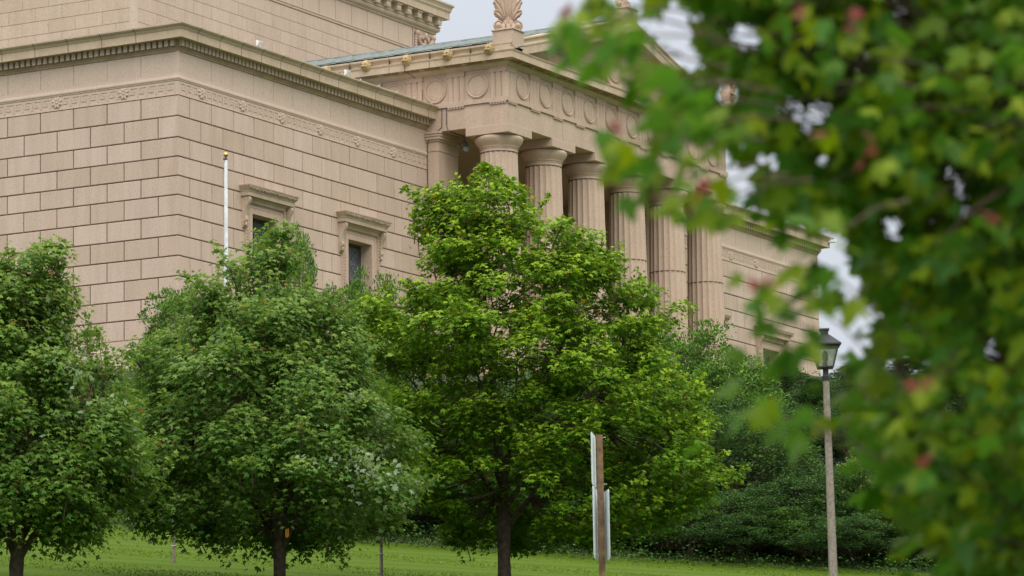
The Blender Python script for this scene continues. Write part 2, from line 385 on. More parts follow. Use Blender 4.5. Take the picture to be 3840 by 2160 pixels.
    # open joints of the cornice stones, and the small lead clips over them
    jt = [(f1, x) for x in (.58, 2.0, 3.4, 4.74, 6.05, 7.4, 8.75, 10.1, 11.45, 12.8, 14.15, 15.5, 16.8)]+[(f2, 1.5+1.475*k) for k in range(10)]
    J = MB()
    for fr, c in jt:
        pr = [(.463, 1.962), (.463, 2.25), (.488, 2.27), (.505, 2.29), (.525, 2.33), (.588, 2.38), (.623, 2.42), (.623, 2.465)]
        for (p0, q0), (p1, q1) in zip(pr, pr[1:]):
            vs = [fr(c+w_, p_, z_) for w_ in (-.012, .012) for (p_, z_) in ((p0, q0), (p1, q1))]+[fr(c+w_, p_-.05, z_) for w_ in (-.012, .012) for (p_, z_) in ((p0, q0), (p1, q1))]
            J.add(vs, [(0, 1, 3, 2), (4, 6, 7, 5), (0, 4, 5, 1), (2, 3, 7, 6), (0, 2, 6, 4), (1, 5, 7, 3)])
    J.build('open_joints', M['mortar'], cn)
    for fr, c in jt:
        k_ = MB(); vs = [fr(c+w_, p_, z_) for w_ in (-.016, .016) for p_ in (.58, .635) for z_ in (2.44, 2.52)]
        k_.add(vs, [(0, 1, 3, 2), (4, 6, 7, 5), (0, 4, 5, 1), (2, 3, 7, 6), (0, 2, 6, 4), (1, 5, 7, 3)]); k_.build('joint_clip', M['grey'], cn)
    # flat roof behind the cornice
    a, b = sorted((mx(.5), mx(XA+.2))); bpart(MB().box(a, .5, 2.40, b, 24, 2.56), 'wing_roof', M['copper'])
    # windows
    for xc in WINX: window(mx(xc))

def window(xc):
    w = .855; zt, zb = -3.615, -7.55
    root = MB(); # surround
    for a, b in ((-1.32, -w), (w, 1.32)):
        root.box(xc+a, -.05, zb-.2, xc+b, .62, zt+.0)
    root.box(xc-1.32, -.05, zt, xc+1.32, .62, -3.10); root.box(xc-1.45, -.12, zb-.35, xc+1.45, .62, zb-.2)
    root.box(xc-w, -.04, zb-.2, xc+w, .62, zb)
    s = bpart(root, 'window', M['portico'])
    o_ = MB()  # raised inner and outer fillets of the architrave, with leaf edge outside
    for a in (-1, 1):
        x0_, x1_ = sorted((xc+a*(w+.19), xc+a*(w+.235))); o_.box(x0_, -.066, zb-.19, x1_, -.049, zt+.22)
        x0_, x1_ = sorted((xc+a*1.21, xc+a*1.325)); o_.box(x0_, -.10, zb-.19, x1_, -.049, -3.2)
    o_.box(xc-w-.235, -.066, zt+.222, xc+w+.235, -.049, zt+.27)
    o_.build('architrave', M['portico'], s)
    c_ = MB(); rr = random.Random(int(xc*10))
    z = -3.3
    while z > zb:
        for a in (-1, 1):
            c_.ellip((xc+a*1.27, -.105, z), ((.045, 0, .02), (0, .03, 0), (-.02, 0, .05)), 6, 4)
        z -= .12
    c_.build('carved_edge', M['hood'], s)
    # bed mouldings and hood
    h = MB()
    def hood_box(p, z0_, z1_, half, p1=None, half1=None):
        p1 = p if p1 is None else p1; half1 = half if half1 is None else half1
        vs = [(xc-half, .0, z0_), (xc+half, .0, z0_), (xc+half, -p, z0_), (xc-half, -p, z0_), (xc-half1, .0, z1_), (xc+half1, .0, z1_), (xc+half1, -p1, z1_), (xc-half1, -p1, z1_)]
        h.add(vs, [(0, 1, 2, 3), (4, 5, 6, 7), (0, 1, 5, 4), (1, 2, 6, 5), (2, 3, 7, 6), (3, 0, 4, 7)])
    hood_box(.06, -3.31, -3.26, 1.20); hood_box(.09, -3.26, -3.20, 1.24, .13); hood_box(.14, -3.20, -3.15, 1.26); hood_box(.14, -3.149, -3.06, 1.30, .22)
    hd = h.build('hood_bed', M['hood'], s)
    h = MB(); hood_box(.34, -3.058, -2.90, 1.56); hood_box(.36, -2.899, -2.87, 1.575)
    h.build('hood_corona', M['hood'], s)
    h = MB(); hood_box(.36, -2.869, -2.70, 1.575, .47, 1.67); hood_box(.47, -2.699, -2.665, 1.67, .47, 1.67)
    for i in range(46):  # carved leaf edge
        x = xc-1.60+3.2*i/45; h.ellip((x, -.43+rr.uniform(-.01, .01), -2.78+rr.uniform(-.03, .03)), ((.032, 0, 0), (0, .03, 0), (0, -.02, .055)), 5, 4)
    h.build('hood_crown', M['hood'], s)
    e = MB()
    for i in range(34):
        x = xc-1.13+2.26*i/33; e.ellip((x, -.155, -3.235), ((.022, 0, 0), (0, .02, 0), (0, 0, .03)), 5, 4)
    e.build('bead_row', M['hood'], s)
    for a in (-1, 1):   # scroll brackets
        k = MB(); x0_ = xc+a*1.33; x1_ = xc+a*1.50
        pr = [(.0, -3.06), (.27, -3.06), (.33, -3.12), (.335, -3.20), (.30, -3.30), (.235, -3.42), (.18, -3.56), (.15, -3.70), (.145, -3.80), (.18, -3.86), (.19, -3.93), (.15, -4.0), (.09, -4.02), (.09, -4.14), (.04, -4.22), (.0, -4.25)]
        vs = [(x, -p, z) for x in (x0_, x1_) for p, z in pr]; n_ = len(pr)
        k.add(vs, [tuple(range(n_)), tuple(range(n_, 2*n_))]+[(i, (i+1) % n_, n_+(i+1) % n_, n_+i) for i in range(n_)])
        k.ellip((xc+a*1.415, -.18, -3.18), ((.105, 0, 0), (0, .10, 0), (0, 0, .10)), 10, 6)
        k.ellip((xc+a*1.415, -.13, -4.08), ((.07, 0, 0), (0, .06, 0), (0, 0, .10)), 8, 6)
        k.build('scroll_bracket', M['hood'], s, bevel=.01)
    g = MB().box(xc-w, .50, zb, xc+w, .52, zt).build('glass_pane', M['glass'], s)
    f = MB()
    for x in (-w, -.035, w-.07): f.box(xc+x, .45, zb, xc+x+.07, .499, zt)
    f.box(xc-w+.07, .45, zt-.12, xc+w-.07, .499, zt); f.box(xc-w+.07, .452, -5.22, xc+w-.07, .499, -5.10); f.box(xc-w+.07, .452, zb, xc+w-.07, .499, zb+.12)
    f.build('window_frame', M['bronze'], s)
    gr = MB()
    for side_ in (-1, 1):
        cx = xc+side_*.43
        for z0_, z1_ in ((-5.08, -3.75), (-7.4, -5.24)):
            n_ = 2 if z1_-z0_ < 1.6 else 3
            for j in range(n_):
                a, b = z0_+(z1_-z0_)*j/n_, z0_+(z1_-z0_)*(j+1)/n_
                gr.box(cx-.36, .47, a-.012, cx+.36, .49, a+.012)
                gr.tube([(cx-.34, .48, a), (cx+.34, .48, b)], .012, 4); gr.tube([(cx+.34, .483, a), (cx-.34, .483, b)], .012, 4)
                gr.tube([(cx+.2*math.cos(t), .478, (a+b)/2+.2*math.sin(t)) for t in [k*math.pi/6 for k in range(13)]], .012, 4, False)
            for q in (-.34, .34): gr.box(cx+q-.012, .47, z0_, cx+q+.012, .49, z1_)
    gr.build('window_grille', M['lead'], s)
wing(0); wing(1)

# ---------------- portico
PX0, PX1, PY = 17.40, 36.88, -3.67
PP = [(PX0, 9.5), (PX0, PY), (PX1, PY), (PX1, 9.5)]
colx = [18.33+3.62*i for i in range(6)]; CY = -2.76
ar = bpart(MB().sweep(PP, [(-1.75, 1.46), (0, 1.46), (0, 2.37), (-1.75, 2.37)]), 'architrave_beam', M['portico'])
j = MB()
for x in [colx[i] for i in range(1, 5)]: j.box(x-.006, PY-.003, 1.47, x+.006, PY+.02, 2.36)
j.build('beam_joints', M['mortar'], ar)
fz = bpart(MB().sweep(PP, [(-1.75, 2.372), (.07, 2.372), (.07, 2.54), (-.005, 2.545), (-.035, 2.55), (-.035, 3.73), (.03, 3.735), (.03, 3.80), (-1.75, 3.80)]), 'frieze', M['portico'])
def frf(u, o, z): return (u, PY-o, z)
def frs(u, o, z): return (PX0-o, u, z)
def frr(u, o, z): return (PX1+o, u, z)
tw = .74
def triglyph(fr, u0_, u1_):
    t = MB(); w = u1_-u0_
    xs = [0, .055, .055+.0, .26, .31, .36, .40, .60, .64, .69, .74, .945, 1.0]
    # plan outline with two full channels and half channels at the edges
    pl = [(0, -.0), (.07, .05), (.25, .05), (.32, -.005), (.39, .05), (.61, .05), (.68, -.005), (.75, .05), (.93, .05), (1.0, 0)]
    vs = []
    for z in (2.548, 3.55):
        for a, o in pl: vs.append(fr(u0_+a*w, o-.02, z))
    n_ = len(pl)
    t.add(vs, [(i, i+1, n_+i+1, n_+i) for i in range(n_-1)]+[tuple(range(n_, 2*n_))])
    vs = [fr(u, o, z) for u in (u0_-.01, u1_+.01) for o in (-.03, .045) for z in (3.552, 3.732)]
    t.add(vs, [(0, 1, 3, 2), (4, 6, 7, 5), (0, 4, 5, 1), (2, 3, 7, 6), (0, 2, 6, 4), (1, 5, 7, 3)])
    t.build('triglyph', M['portico'], fz)
    g = MB(); vs = [fr(u, o, z) for u in (u0_, u1_) for o in (-.01, .075) for z in (2.335, 2.37)]
    g.add(vs, [(0, 1, 3, 2), (4, 6, 7, 5), (0, 4, 5, 1), (2, 3, 7, 6), (0, 2, 6, 4), (1, 5, 7, 3)])
    for i in range(6):
        u = u0_+w*(i+.5)/6; vs = [fr(u+du*s_, o, z) for s_, z in ((.032, 2.334), (.044, 2.275)) for du, o in ((-1, .005), (1, .005), (1, .065), (-1, .065))]
        g.add(vs, [(0, 1, 5, 4), (1, 2, 6, 5), (2, 3, 7, 6), (3, 0, 4, 7), (4, 5, 6, 7)])
    g.build('regula', M['portico'], ar)
def roundel(fr, uc, r_=.50, zc=3.10):
    o = MB()
    prof = [(r_, -.04), (r_, -.0), (r_-.03, .035), (r_-.06, .035), (r_-.085, .0), (r_-.085, -.012), (r_-.115, -.012), (r_-.13, .0)]
    n_ = 40; vs = []
    for k in range(n_):
        a = 2*math.pi*k/n_
        for rr, oo in prof: vs.append(fr(uc+rr*math.cos(a), oo, zc+rr*math.sin(a)))
    m_ = len(prof); fs = [(k*m_+i, k*m_+i+1, ((k+1) % n_)*m_+i+1, ((k+1) % n_)*m_+i) for k in range(n_) for i in range(m_-1)]
    fs.append(tuple(k*m_+m_-1 for k in range(n_)))
    o.add(vs, fs); o.build('roundel', M['portico'], fz, smooth=False)
# front: 11 bays between 12 triglyphs (corner ones at the ends)
tf = [PX0+(PX1-PX0-tw)*i/10 for i in range(11)]
for i, t0 in enumerate(tf):
    triglyph(frf, t0, t0+tw)
    if i < 10: roundel(frf, (t0+tw+tf[i+1])/2)
tsd = [PY+1.905*i for i in range(6)]
for i, t0 in enumerate(tsd):
    triglyph(frs, t0, t0+.76); triglyph(frr, t0, t0+.76)
    if i < 5: roundel(frs, t0+.76+.572); roundel(frr, t0+.76+.572)
# main horizontal cornice
cor = bpart(MB().sweep(PP, [(-1.75, 3.80), (.05, 3.80), (.09, 3.84), (.14, 3.90), (.14, 3.955), (.50, 4.0), (.50, 3.945), (.56, 3.945), (.56, 4.20), (.58, 4.21), (.58, 4.235), (.60, 4.245), (.60, 4.27), (-1.75, 4.27)]), 'portico_cornice', M['cornice'])
mu = MB()
def mut(fr, u):
    for k in range(5):
        for q in range(2):
            c = fr(u-.28+.14*k, .25+.14*q, 0); mu.lathe((c[0], c[1], 3.915), [(.035, 0), (.028, .06)], 6)
    vs = [fr(u_, o_, z_) for u_ in (u-.37, u+.37) for o_ in (.16, .48) for z_ in (3.955, 4.02)]
    mu.add(vs, [(0, 1, 3, 2), (4, 6, 7, 5), (0, 4, 5, 1), (2, 3, 7, 6), (0, 2, 6, 4), (1, 5, 7, 3)])
for i in range(21): mut(frf, PX0+tw/2+(PX1-PX0-tw)*i/20)
for i in range(9):
    mut(frs, PY+.38+.952*i); mut(frr, PY+.38+.952*i)
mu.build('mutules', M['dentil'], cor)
# side gutters with lion heads
SIMA = [(-.3, 4.271), (.50, 4.271), (.53, 4.30), (.46, 4.33), (.44, 4.36), (.47, 4.42), (.53, 4.48), (.555, 4.51), (.555, 4.58), (-.3, 4.66)]
for sd in (0, 1):
    path = [(PX0, 9.5), (PX0, PY-.56)] if sd == 0 else [(PX1, PY-.56), (PX1, 9.5)]
    sm = bpart(MB().sweep(path, SIMA), 'side_gutter', M['cornice'])
    jm = MB()
    for k in range(8):
        y = -2.35+1.85*k; pr = [(.585, 3.943)] if 0 else [(.563, 3.95), (.563, 4.27)]
        x = PX0-.563 if sd == 0 else PX1+.563
        jm.box(x-.004, y-.01, 3.95, x+.004, y+.01, 4.2)
        x = PX0-.5 if sd == 0 else PX1+.5
        jm.box(x-.058, y-.01, 4.28, x+.058, y+.01, 4.585)
    jm.build('open_joints', M['mortar'], sm)
    sg = -1 if sd == 0 else 1; x0_ = PX0-.50 if sd == 0 else PX1+.50
    for k in range(6):
        y = -3.22+1.875*k; h = MB()
        X = Vector((sg, 0, 0)); Y = Vector((0, 1, 0)); Zv = Vector((0, 0, 1))
        def P(a, b, c): return Vector((x0_, y, 4.36))+X*a+Y*b+Zv*c
        h.ellip(P(.04, 0, .0), (X*.19, Y*.235, Zv*.235), 14, 9)                    # mane
        for q in range(14):
            a = q*2*math.pi/14; h.ellip(P(.07, .19*math.cos(a), .19*math.sin(a)), (X*.09, Y*.05, Zv*.05), 6, 4)
        h.ellip(P(.17, 0, -.01), (X*.12, Y*.15, Zv*.17), 12, 8)                    # face
        h.ellip(P(.29, 0, -.06), (X*.09, Y*.075, Zv*.05), 10, 6)                   # muzzle
        h.ellip(P(.27, 0, -.145), (X*.065, Y*.06, Zv*.022), 8, 5)                  # jaw
        h.ellip(P(.26, 0, .02), (X*.07, Y*.032, Zv*.06), 8, 5)                     # nose bridge
        for e in (-1, 1):
            h.ellip(P(.13, e*.155, .14), (X*.03, Y*.045, Zv*.05), 7, 5); h.ellip(P(.245, e*.075, .055), (X*.05, Y*.045, Zv*.022), 7, 5)
            h.ellip(P(.24, e*.09, -.05), (X*.05, Y*.045, Zv*.05), 7, 5)
        lh = h.build('lion_head', M['lion'], sm, smooth=True)
        d = MB(); d.ellip(P(.312, 0, -.115), (X*.045, Y*.05, Zv*.022), 8, 5)
        for e in (-1, 1): d.ellip(P(.275, e*.068, .025), (X*.018, Y*.022, Zv*.012), 6, 4)
        d.build('lion_mouth', M['mortar'], sm)
# pediment
XC_ = (PX0+PX1)/2; SL = .2765
XLe, XRe = PX0-.56, PX1+.56
def zr(x): return 4.60+SL*(min(x-XLe, XRe-x))          # top of the raking gutter
HR = zr(XC_)
ty = MB()
YT = PY+.42
ty.add([(XLe+.7, YT, 4.27), (XC_, YT, HR-.45), (XRe-.7, YT, 4.27), (XLe+.7, YT+.4, 4.27), (XC_, YT+.4, HR-.45), (XRe-.7, YT+.4, 4.27)], [(0, 1, 2), (3, 4, 5), (0, 1, 4, 3), (1, 2, 5, 4)])
tp = bpart(ty, 'tympanum', M['portico'])
tj = MB()
for i, x in enumerate([20.4+1.05*k for k in range(14)]): tj.box(x-.006, YT-.004, 4.3 if i % 2 else 5.21, x+.006, YT+.01, min(5.2 if i % 2 else 9, zr(x)-.75))
tj.box(XLe+3.4, YT-.003, 5.198, XRe-3.4, YT+.01, 5.212); tj.build('stone_joints', M['mortar'], tp)
wr = MB()      # wreathed medallion in the pediment
for k in range(30):
    a = 2*math.pi*k/30; wr.ellip((XC_+.88*math.cos(a), YT-.06, 5.55+.88*math.sin(a)), ((.11*math.cos(a+1.0), 0, .11*math.sin(a+1.0)), (0, .09, 0), (-.07*math.sin(a+1.0), 0, .07*math.cos(a+1.0))), 7, 5)
n_ = 48; prof = [(1.02, .0), (1.02, -.12), (.99, -.16), (.74, -.10), (.70, -.17), (.63, -.17), (.60, -.10), (.30, -.16), (.02, -.2)]
vs = [(XC_+r_*math.cos(2*math.pi*k/n_), YT+o, 5.55+r_*math.sin(2*math.pi*k/n_)) for k in range(n_) for r_, o in prof]; m_ = len(prof)
wr.add(vs, [(k*m_+i, k*m_+i+1, ((k+1) % n_)*m_+i+1, ((k+1) % n_)*m_+i) for k in range(n_) for i in range(m_-1)])
wr.build('wreath_medallion', M['portico'], tp, smooth=True)
def rake(name, prof, m_):
    """prof: (y outward from PY, dz below gutter top) swept up both slopes"""
    b = MB(); n_ = len(prof); st = [XLe+.02+(XC_-XLe-.02)*(q/24)**1.6 for q in range(25)]; st = st+[XLe+XRe-x for x in st[-2::-1]]; ns_ = len(st)
    vs = [(x, PY-o, max(zr(x)+dz, 4.272+.0004*k)) for x in st for k, (o, dz) in enumerate(prof)]
    b.add(vs, [(i*n_+k, (i+1)*n_+k, (i+1)*n_+(k+1) % n_, i*n_+(k+1) % n_) for i in range(ns_-1) for k in range(n_)]+[tuple(range(n_)), tuple(range((ns_-1)*n_, ns_*n_))])
    return bpart(b, name, m_)
rk = rake('raking_cornice', [(-.45, -.78), (-.36, -.78), (-.32, -.70), (-.28, -.66), (.50, -.62), (.50, -.67), (.56, -.67), (.56, -.36), (.58, -.35), (.58, -.325), (.59, -.31), (.59, -.275), (.50, -.25), (.48, -.20), (.50, -.13), (.545, -.08), (.56, -.06), (.56, 0), (-.45, .02)], M['cornice'])
# copper roof
rf = MB()
for sgn, xe in ((1, XLe), (-1, XRe)):
    n1, n2 = 14, 16; vs = []; fs = []
    for i in range(n1+1):
        y = PY-.1+(12.6-PY)*i/n1
        for k in range(n2+1):
            t = k/n2; x = xe+sgn*.12+(XC_-xe-sgn*.12)*t
            z = 4.66+(HR-.02-4.66)*t+.03*math.sin(i*1.7+k*2.3)*(.3 < t)
            vs.append((x, y, z))
    fs = [(i*(n2+1)+k, i*(n2+1)+k+1, (i+1)*(n2+1)+k+1, (i+1)*(n2+1)+k) for i in range(n1) for k in range(n2)]
    rf.add(vs, fs)
rfo = bpart(rf, 'gable_roof', M['copper'])
sm_ = MB()
for i in range(18):
    y = PY+.4+.9*i
    for sgn, xe in ((1, XLe), (-1, XRe)):
        sm_.tube([(xe+sgn*.15, y, 4.70), (XC_, y, HR+.02)], .03, 5)
sm_.tube([(XC_, PY-.1, HR+.03), (XC_, 12.4, HR+.03)], .06, 6)
sm_.build('roof_seams', M['copper'], rfo)

# acroteria
def palmette(b, c, U, V, N, s=1.0):
    """c foot centre, U across, V up, N outward"""
    c = Vector(c); U = Vector(U).normalized(); V = Vector(V).normalized(); N = Vector(N).normalized()
    def petal(ang, L, w, base=(0, .42), curl=0):
        p0 = Vector((base[0], base[1])); pts = []
        for i in range(9):
            t = i/8; a = ang+curl*t*t; p0 = p0 if i == 0 else p0+Vector((math.sin(a), math.cos(a)))*(L/8)
            ww = w*(.30+1.0*math.sin(min(1, t*1.02)*math.pi*.62))*(1 if t < .86 else .72)
            pts.append((p0.copy(), ww, a))
        vs = []; fs = []
        sec = [(-1, -.14), (-.92, .05), (-.5, .115), (-.12, .06), (0, .045), (.12, .06), (.5, .115), (.92, .05), (1, -.14)]
        for (p, ww, a) in pts:
            px_, pz_ = math.cos(a), -math.sin(a)
            for q, o in sec:
                vs.append(c+(U*(p.x+px_*q*ww)+V*(p.y+pz_*q*ww))*s+N*(o+.05)*s)
        e = pts[-1]; tip = c+(U*(e[0].x+math.sin(e[2])*w*.5)+V*(e[0].y+math.cos(e[2])*w*.5))*s+N*.08*s; vs.append(tip); m__ = len(sec)
        for i in range(8):
            for k in range(m__-1): fs.append((i*m__+k, i*m__+k+1, (i+1)*m__+k+1, (i+1)*m__+k))
        for k in range(m__-1): fs.append((8*m__+k, 8*m__+k+1, len(vs)-1))
        b.add(vs, fs)
    petal(0, 1.35, .135)
    for e in (-1, 1):
        petal(e*.10, 1.15, .125, (e*.09, .42), e*.20); petal(e*.24, .84, .125, (e*.15, .42), e*.50); petal(e*.48, .50, .12, (e*.17, .40), e*.75)
    for e in (-1, 1):      # volutes and small leaves
        cx, cz = e*.38, .20
        for rr, o in ((.215, .02), (.13, .07), (.06, .11)):
            b.ellip(c+(U*cx+V*cz)*s+N*o*s, (U*rr*s, V*rr*s, N*.07*s), 16, 7)
        b.tube([c+(U*(cx+.165*math.cos(t))+V*(cz+.165*math.sin(t)))*s+N*.09*s for t in [k*math.pi/9 for k in range(19)]], .022*s, 6, False)
    for x, z, w in ((0, .12, .10), (-.2, .12, .09), (.2, .12, .09), (-.1, .33, .10), (.1, .33, .10), (0, .42, .10)):
        b.ellip(c+(U*x+V*z)*s+N*.10*s, (U*w*s, V*.17*s, N*.05*s), 12, 6)
    # solid back slab following the outline
    b.ellip(c+V*.28*s-N*.06*s, (U*.50*s, V*.30*s, N*.13*s), 16, 7); b.ellip(c+V*.95*s-N*.06*s, (U*.42*s, V*.62*s, N*.11*s), 16, 8)
def acroterion(cx, cy, z0_, z1_, hx, hy, N):
    b = MB().box(cx-hx, cy-hy, z0_, cx+hx, cy+hy, z1_)
    root = bpart(b, 'acroterion', M['portico'])
    c = MB(); c.box(cx-hx-.05, cy-hy-.05, z1_+.002, cx+hx+.05, cy+hy+.05, z1_+.07); c.build('acroterion_cap', M['portico'], root, bevel=.02)
    p = MB(); Nv = Vector(N).normalized(); U = Vector((-Nv.y, Nv.x, 0))
    palmette(p, (cx, cy, z1_+.07), U, (0, 0, 1), Nv, 1.0); p.build('palmette', M['portico'], root, smooth=True)
acroterion(XLe+.50, PY-.13, 4.40, 5.05, .45, .45, (-1, -.75, 0))
acroterion(XRe-.50, PY-.13, 4.40, 5.05, .45, .45, (1, -.75, 0))
acroterion(XC_, PY-.13, HR-.15, HR+.36, .45, .45, (0, -1, 0))

# columns
ZB = -8.9
def column(x):
    def rad(z):
        t = (z-.50)/(ZB-.50); return .735+.185*t**1.15
    b = MB(); nf = 20; sub = 5; zs = [ZB, -7.2, -5.4, -3.6, -2.335, -2.315, -1, 0, .46]
    vs = []; fs = []; n_ = nf*sub
    for z in zs:
        r_ = rad(z)
        for k in range(n_):
            q = (k % sub)/sub; dep = .058*math.sin(math.pi*q)**.8 if q else 0
            a = 2*math.pi*k/n_; rr = r_*(1-dep); vs.append((x+rr*math.cos(a), CY+rr*math.sin(a), z))
    for i in range(len(zs)-1):
        for k in range(n_): fs.append((i*n_+k, i*n_+(k+1) % n_, (i+1)*n_+(k+1) % n_, (i+1)*n_+k))
    b.add(vs, fs); sh = bpart(b, 'column', M['portico'])
    for z in (-2.37, -5.2, .47): MB().lathe((x, CY, z), [(rad(z)*.93, 0), (rad(z)*.995, .002), (rad(z)*.995, .02), (rad(z)*.93, .022)], 60).build('drum_joint', M['mortar'], sh)
    c = MB().lathe((x, CY, 0), [(.70, .492), (.735, .493), (.74, .60), (.765, .61), (.765, .63), (.745, .64), (.75, .66), (.785, .67), (.785, .69), (.77, .70), (.80, .74), (.85, .80), (.91, .88), (.955, .97), (.965, 1.03), (.94, 1.09), (.90, 1.12), (.5, 1.125)], 56)
    c.build('echinus', M['portico'], sh, smooth=True)
    MB().box(x-.96, CY-.96, 1.125, x+.96, CY+.96, 1.457).build('abacus', M['portico'], sh, bevel=.012)
for x in colx: column(x)
# antae, inner wall, ceiling, steps
for sd in (0, 1):
    x0_, x1_ = (XA+.02, 18.99) if sd == 0 else (XE-18.99, XE-XA-.02)
    o = bpart(MB().box(x0_, -.52, -8.9, x1_, 8, .69), 'pilaster', M['portico'])
    c = MB()
    for z0_, z1_, p in ((.70, 1.08, .02), (1.085, 1.16, .07), (1.165, 1.27, .13), (1.275, 1.37, .16), (1.375, 1.455, .19)):
        c.box(x0_-(p if sd == 0 else .0), -.52-p, z0_, x1_+p if sd == 0 else x1_, 8, z1_)
    c.build('pilaster_capital', M['portico'], o, bevel=.012)
iw = MB(); blocks(iw, lambda u, o, z: (u, 5.0-o, z), 18.9, 35.4, [1.4]+[1.4-.76*k for k in range(1, 15)], lambda i: [19+1.4*k+(.7 if i % 2 else 0) for k in range(13)], gap=.02, depth=.02)
io = bpart(iw, 'porch_wall', M['portico']); MB().box(18.9, 5.03, -9, 35.4, 5.4, 2.3).build('porch_wall_backing', M['mortar'], io)
im = MB()
for x in (20.2, 23.8, 27.1, 30.4, 33.6): im.box(x-.5, 4.72, -9, x+.5, 4.99, .75); im.box(x-.6, 4.62, .752, x+.6, 4.99, 1.1)
im.build('inner_pilasters', M['portico'], io)
bpart(MB().box(18.9, -2.0, 1.48, 35.4, 5.4, 2.3), 'porch_ceiling', M['portico'])
st = MB()
for k in range(4): st.box(PX0-.4-.4*k, -4.3-.4*k, -8.92-.3*(k+1), PX1+.4+.4*k, -.3, -8.92-.3*k-.001)
st.box(PX0-2, -6, -11.6, PX1+2, -.3, -10.125)
bpart(st, 'portico_steps', M['smooth'])

# ---------------- upper block (attic)
AX0, AX1, AY = 15.02, 39.32, 12.3
AP = [(AX0, 40), (AX0, AY), (AX1, AY), (AX1, 40)]
at_rows = [9.93-.567*k for k in range(0, 16)]
aw = MB()
blocks(aw, lambda u, o, z: (u, AY-o, z), AX0+.26, AX1, at_rows, lambda i: [AX0+1.35*k+(.68 if i % 2 else 0)+.25 for k in range(19)], gap=.014, depth=.02, jog=.001)
blocks(aw, lambda u, o, z: (AX0-o, u, z), AY+.26, 40, at_rows, lambda i: [AY+1.35*k+(.68 if i % 2 else 0)+.25 for k in range(21)], gap=.014, depth=.02, jog=.001)
ao = bpart(aw, 'attic_wall', M['attic'])
MB().box(AX0+.06, AY+.06, 1.5, AX1-.06, 40, 12.0).build('attic_core', M['mortar'], ao)
cs = MB().box(AX0-.004, AY-.004, 1.5, AX0+.26, AY+.26, 9.93)
cs.build('corner_strip', M['smooth'], ao)
gv = MB()      # deeper grooves near the corner every second course
for k in (8, 9):
    z = at_rows[k]; gv.box(AX0+.10, AY-.008, z-.02, AX0+2.6, AY+.01, z+.02); gv.box(AX0-.008, AY+.10, z-.02, AX0+.01, AY+4.2, z+.02)
gv.build('deep_joints', M['mortar'], ao)
af = bpart(MB().sweep(AP, [(-.5, 9.94), (.02, 9.94), (.04, 9.97), (.04, 10.0), (.015, 10.02), (.015, 10.05), (.05, 10.07), (.05, 10.11), (-.02, 10.13), (-.02, 11.06), (-.5, 11.06)]), 'attic_frieze', M['attic'])
jj = MB()
for k in range(18): jj.box(AX0+.6+1.36*k, AY+.015, 10.14, AX0+.612+1.36*k, AY+.05, 11.05)
jj.build('frieze_joints', M['mortar'], af)
ac = bpart(MB().sweep(AP, [(-.5, 11.062), (.02, 11.062), (.05, 11.08), (.05, 11.115), (.03, 11.13), (.07, 11.16), (.15, 11.21), (.185, 11.28), (.185, 11.33), (.15, 11.36), (.20, 11.38), (.20, 11.43), (.14, 11.45), (.14, 11.80), (.44, 11.80), (.51, 11.805), (.51, 12.10), (.53, 12.12), (.53, 12.15), (.57, 12.18), (.58, 12.28), (.63, 12.38), (.68, 12.42), (.68, 12.50), (-.5, 12.60)]), 'attic_cornice', M['cornice'])
k = 0
while True:
    x = AX1-.03-.915*k
    if x < AX0+.4: break
    mo = MB().box(x-.34, AY-.40, 11.52, x, AY-.13, 11.70); mo.box(x-.37, AY-.44, 11.702, x+.03, AY-.13, 11.798); mo.box(x-.34, AY-.395, 11.455, x, AY-.13, 11.518)
    mo.build('modillion', M['cornice'], ac, bevel=.012); k += 1
rl = MB(); rr = random.Random(5)     # carved relief at the right end of the attic frieze
cx = AX1-1.05
rl.box(cx-.98, AY-.03, 10.12, cx-.90, AY+.0, 11.05)
for e in (-1, 1):
    rl.ellip((cx+e*.72, AY-.10, 10.83), ((.14, 0, 0), (0, .14, 0), (0, 0, .14)), 12, 8)
    for q in range(10):
        t = q/9; rl.ellip((cx+e*(.72-.62*t), AY-.07, 10.72-.52*math.sin(t*1.5)), ((.12, 0, .03*e), (0, .12, 0), (-.02, 0, .11)), 7, 5)
    for q in range(5): rl.ellip((cx+e*(.78+rr.uniform(-.03, .03)), AY-.05, 10.65-.12*q), ((.08, 0, 0), (0, .09, 0), (0, 0, .09)), 6, 5)
rl.ellip((cx, AY-.10, 10.80), ((.11, 0, 0), (0, .13, 0), (0, 0, .16)), 10, 7)
for q in range(12): rl.ellip((cx+rr.uniform(-.35, .35), AY-.05, 10.45+rr.uniform(-.22, .3)), ((.09, 0, .02), (0, .08, 0), (-.02, 0, .12)), 7, 5)
rl.build('carved_relief', M['portico'], af, smooth=True)
bpart(MB().box(AX0, AY, 12.45, AX1, 40, 12.62), 'attic_roof', M['copper'])

# ---------------- small fixtures on the building
def floodlight(x, y, z, label):
    r = empty('floodlight', (x, y, z+Z0)); tag(r, label, 'floodlight', 'white floodlights on the wing roof edge'); r.scale = (.72, .72, .72)
    b = MB(); b.add([(-.17, -.05, .02), (.17, -.05, .02), (.17, .07, .02), (-.17, .07, .02), (-.20, -.12, .26), (.20, -.12, .26), (.20, .05, .30), (-.20, .05, .30)], [(0, 1, 2, 3), (4, 5, 6, 7), (0, 1, 5, 4), (1, 2, 6, 5), (2, 3, 7, 6), (3, 0, 4, 7)])
    b.build('lamp_housing', M['white'], r, bevel=.012); f = MB()
    for q in (-.09, 0, .09): f.box(q-.008, -.135, .05, q+.008, -.06, .24)
    f.build('front_ribs', M['grey'], r); MB().box(-.03, -.02, -.12, .03, .02, .02).build('bracket', M['dark'], r)
floodlight(5.05, -.15, 2.66, 'small white floodlight on the cornice edge right of the building corner')
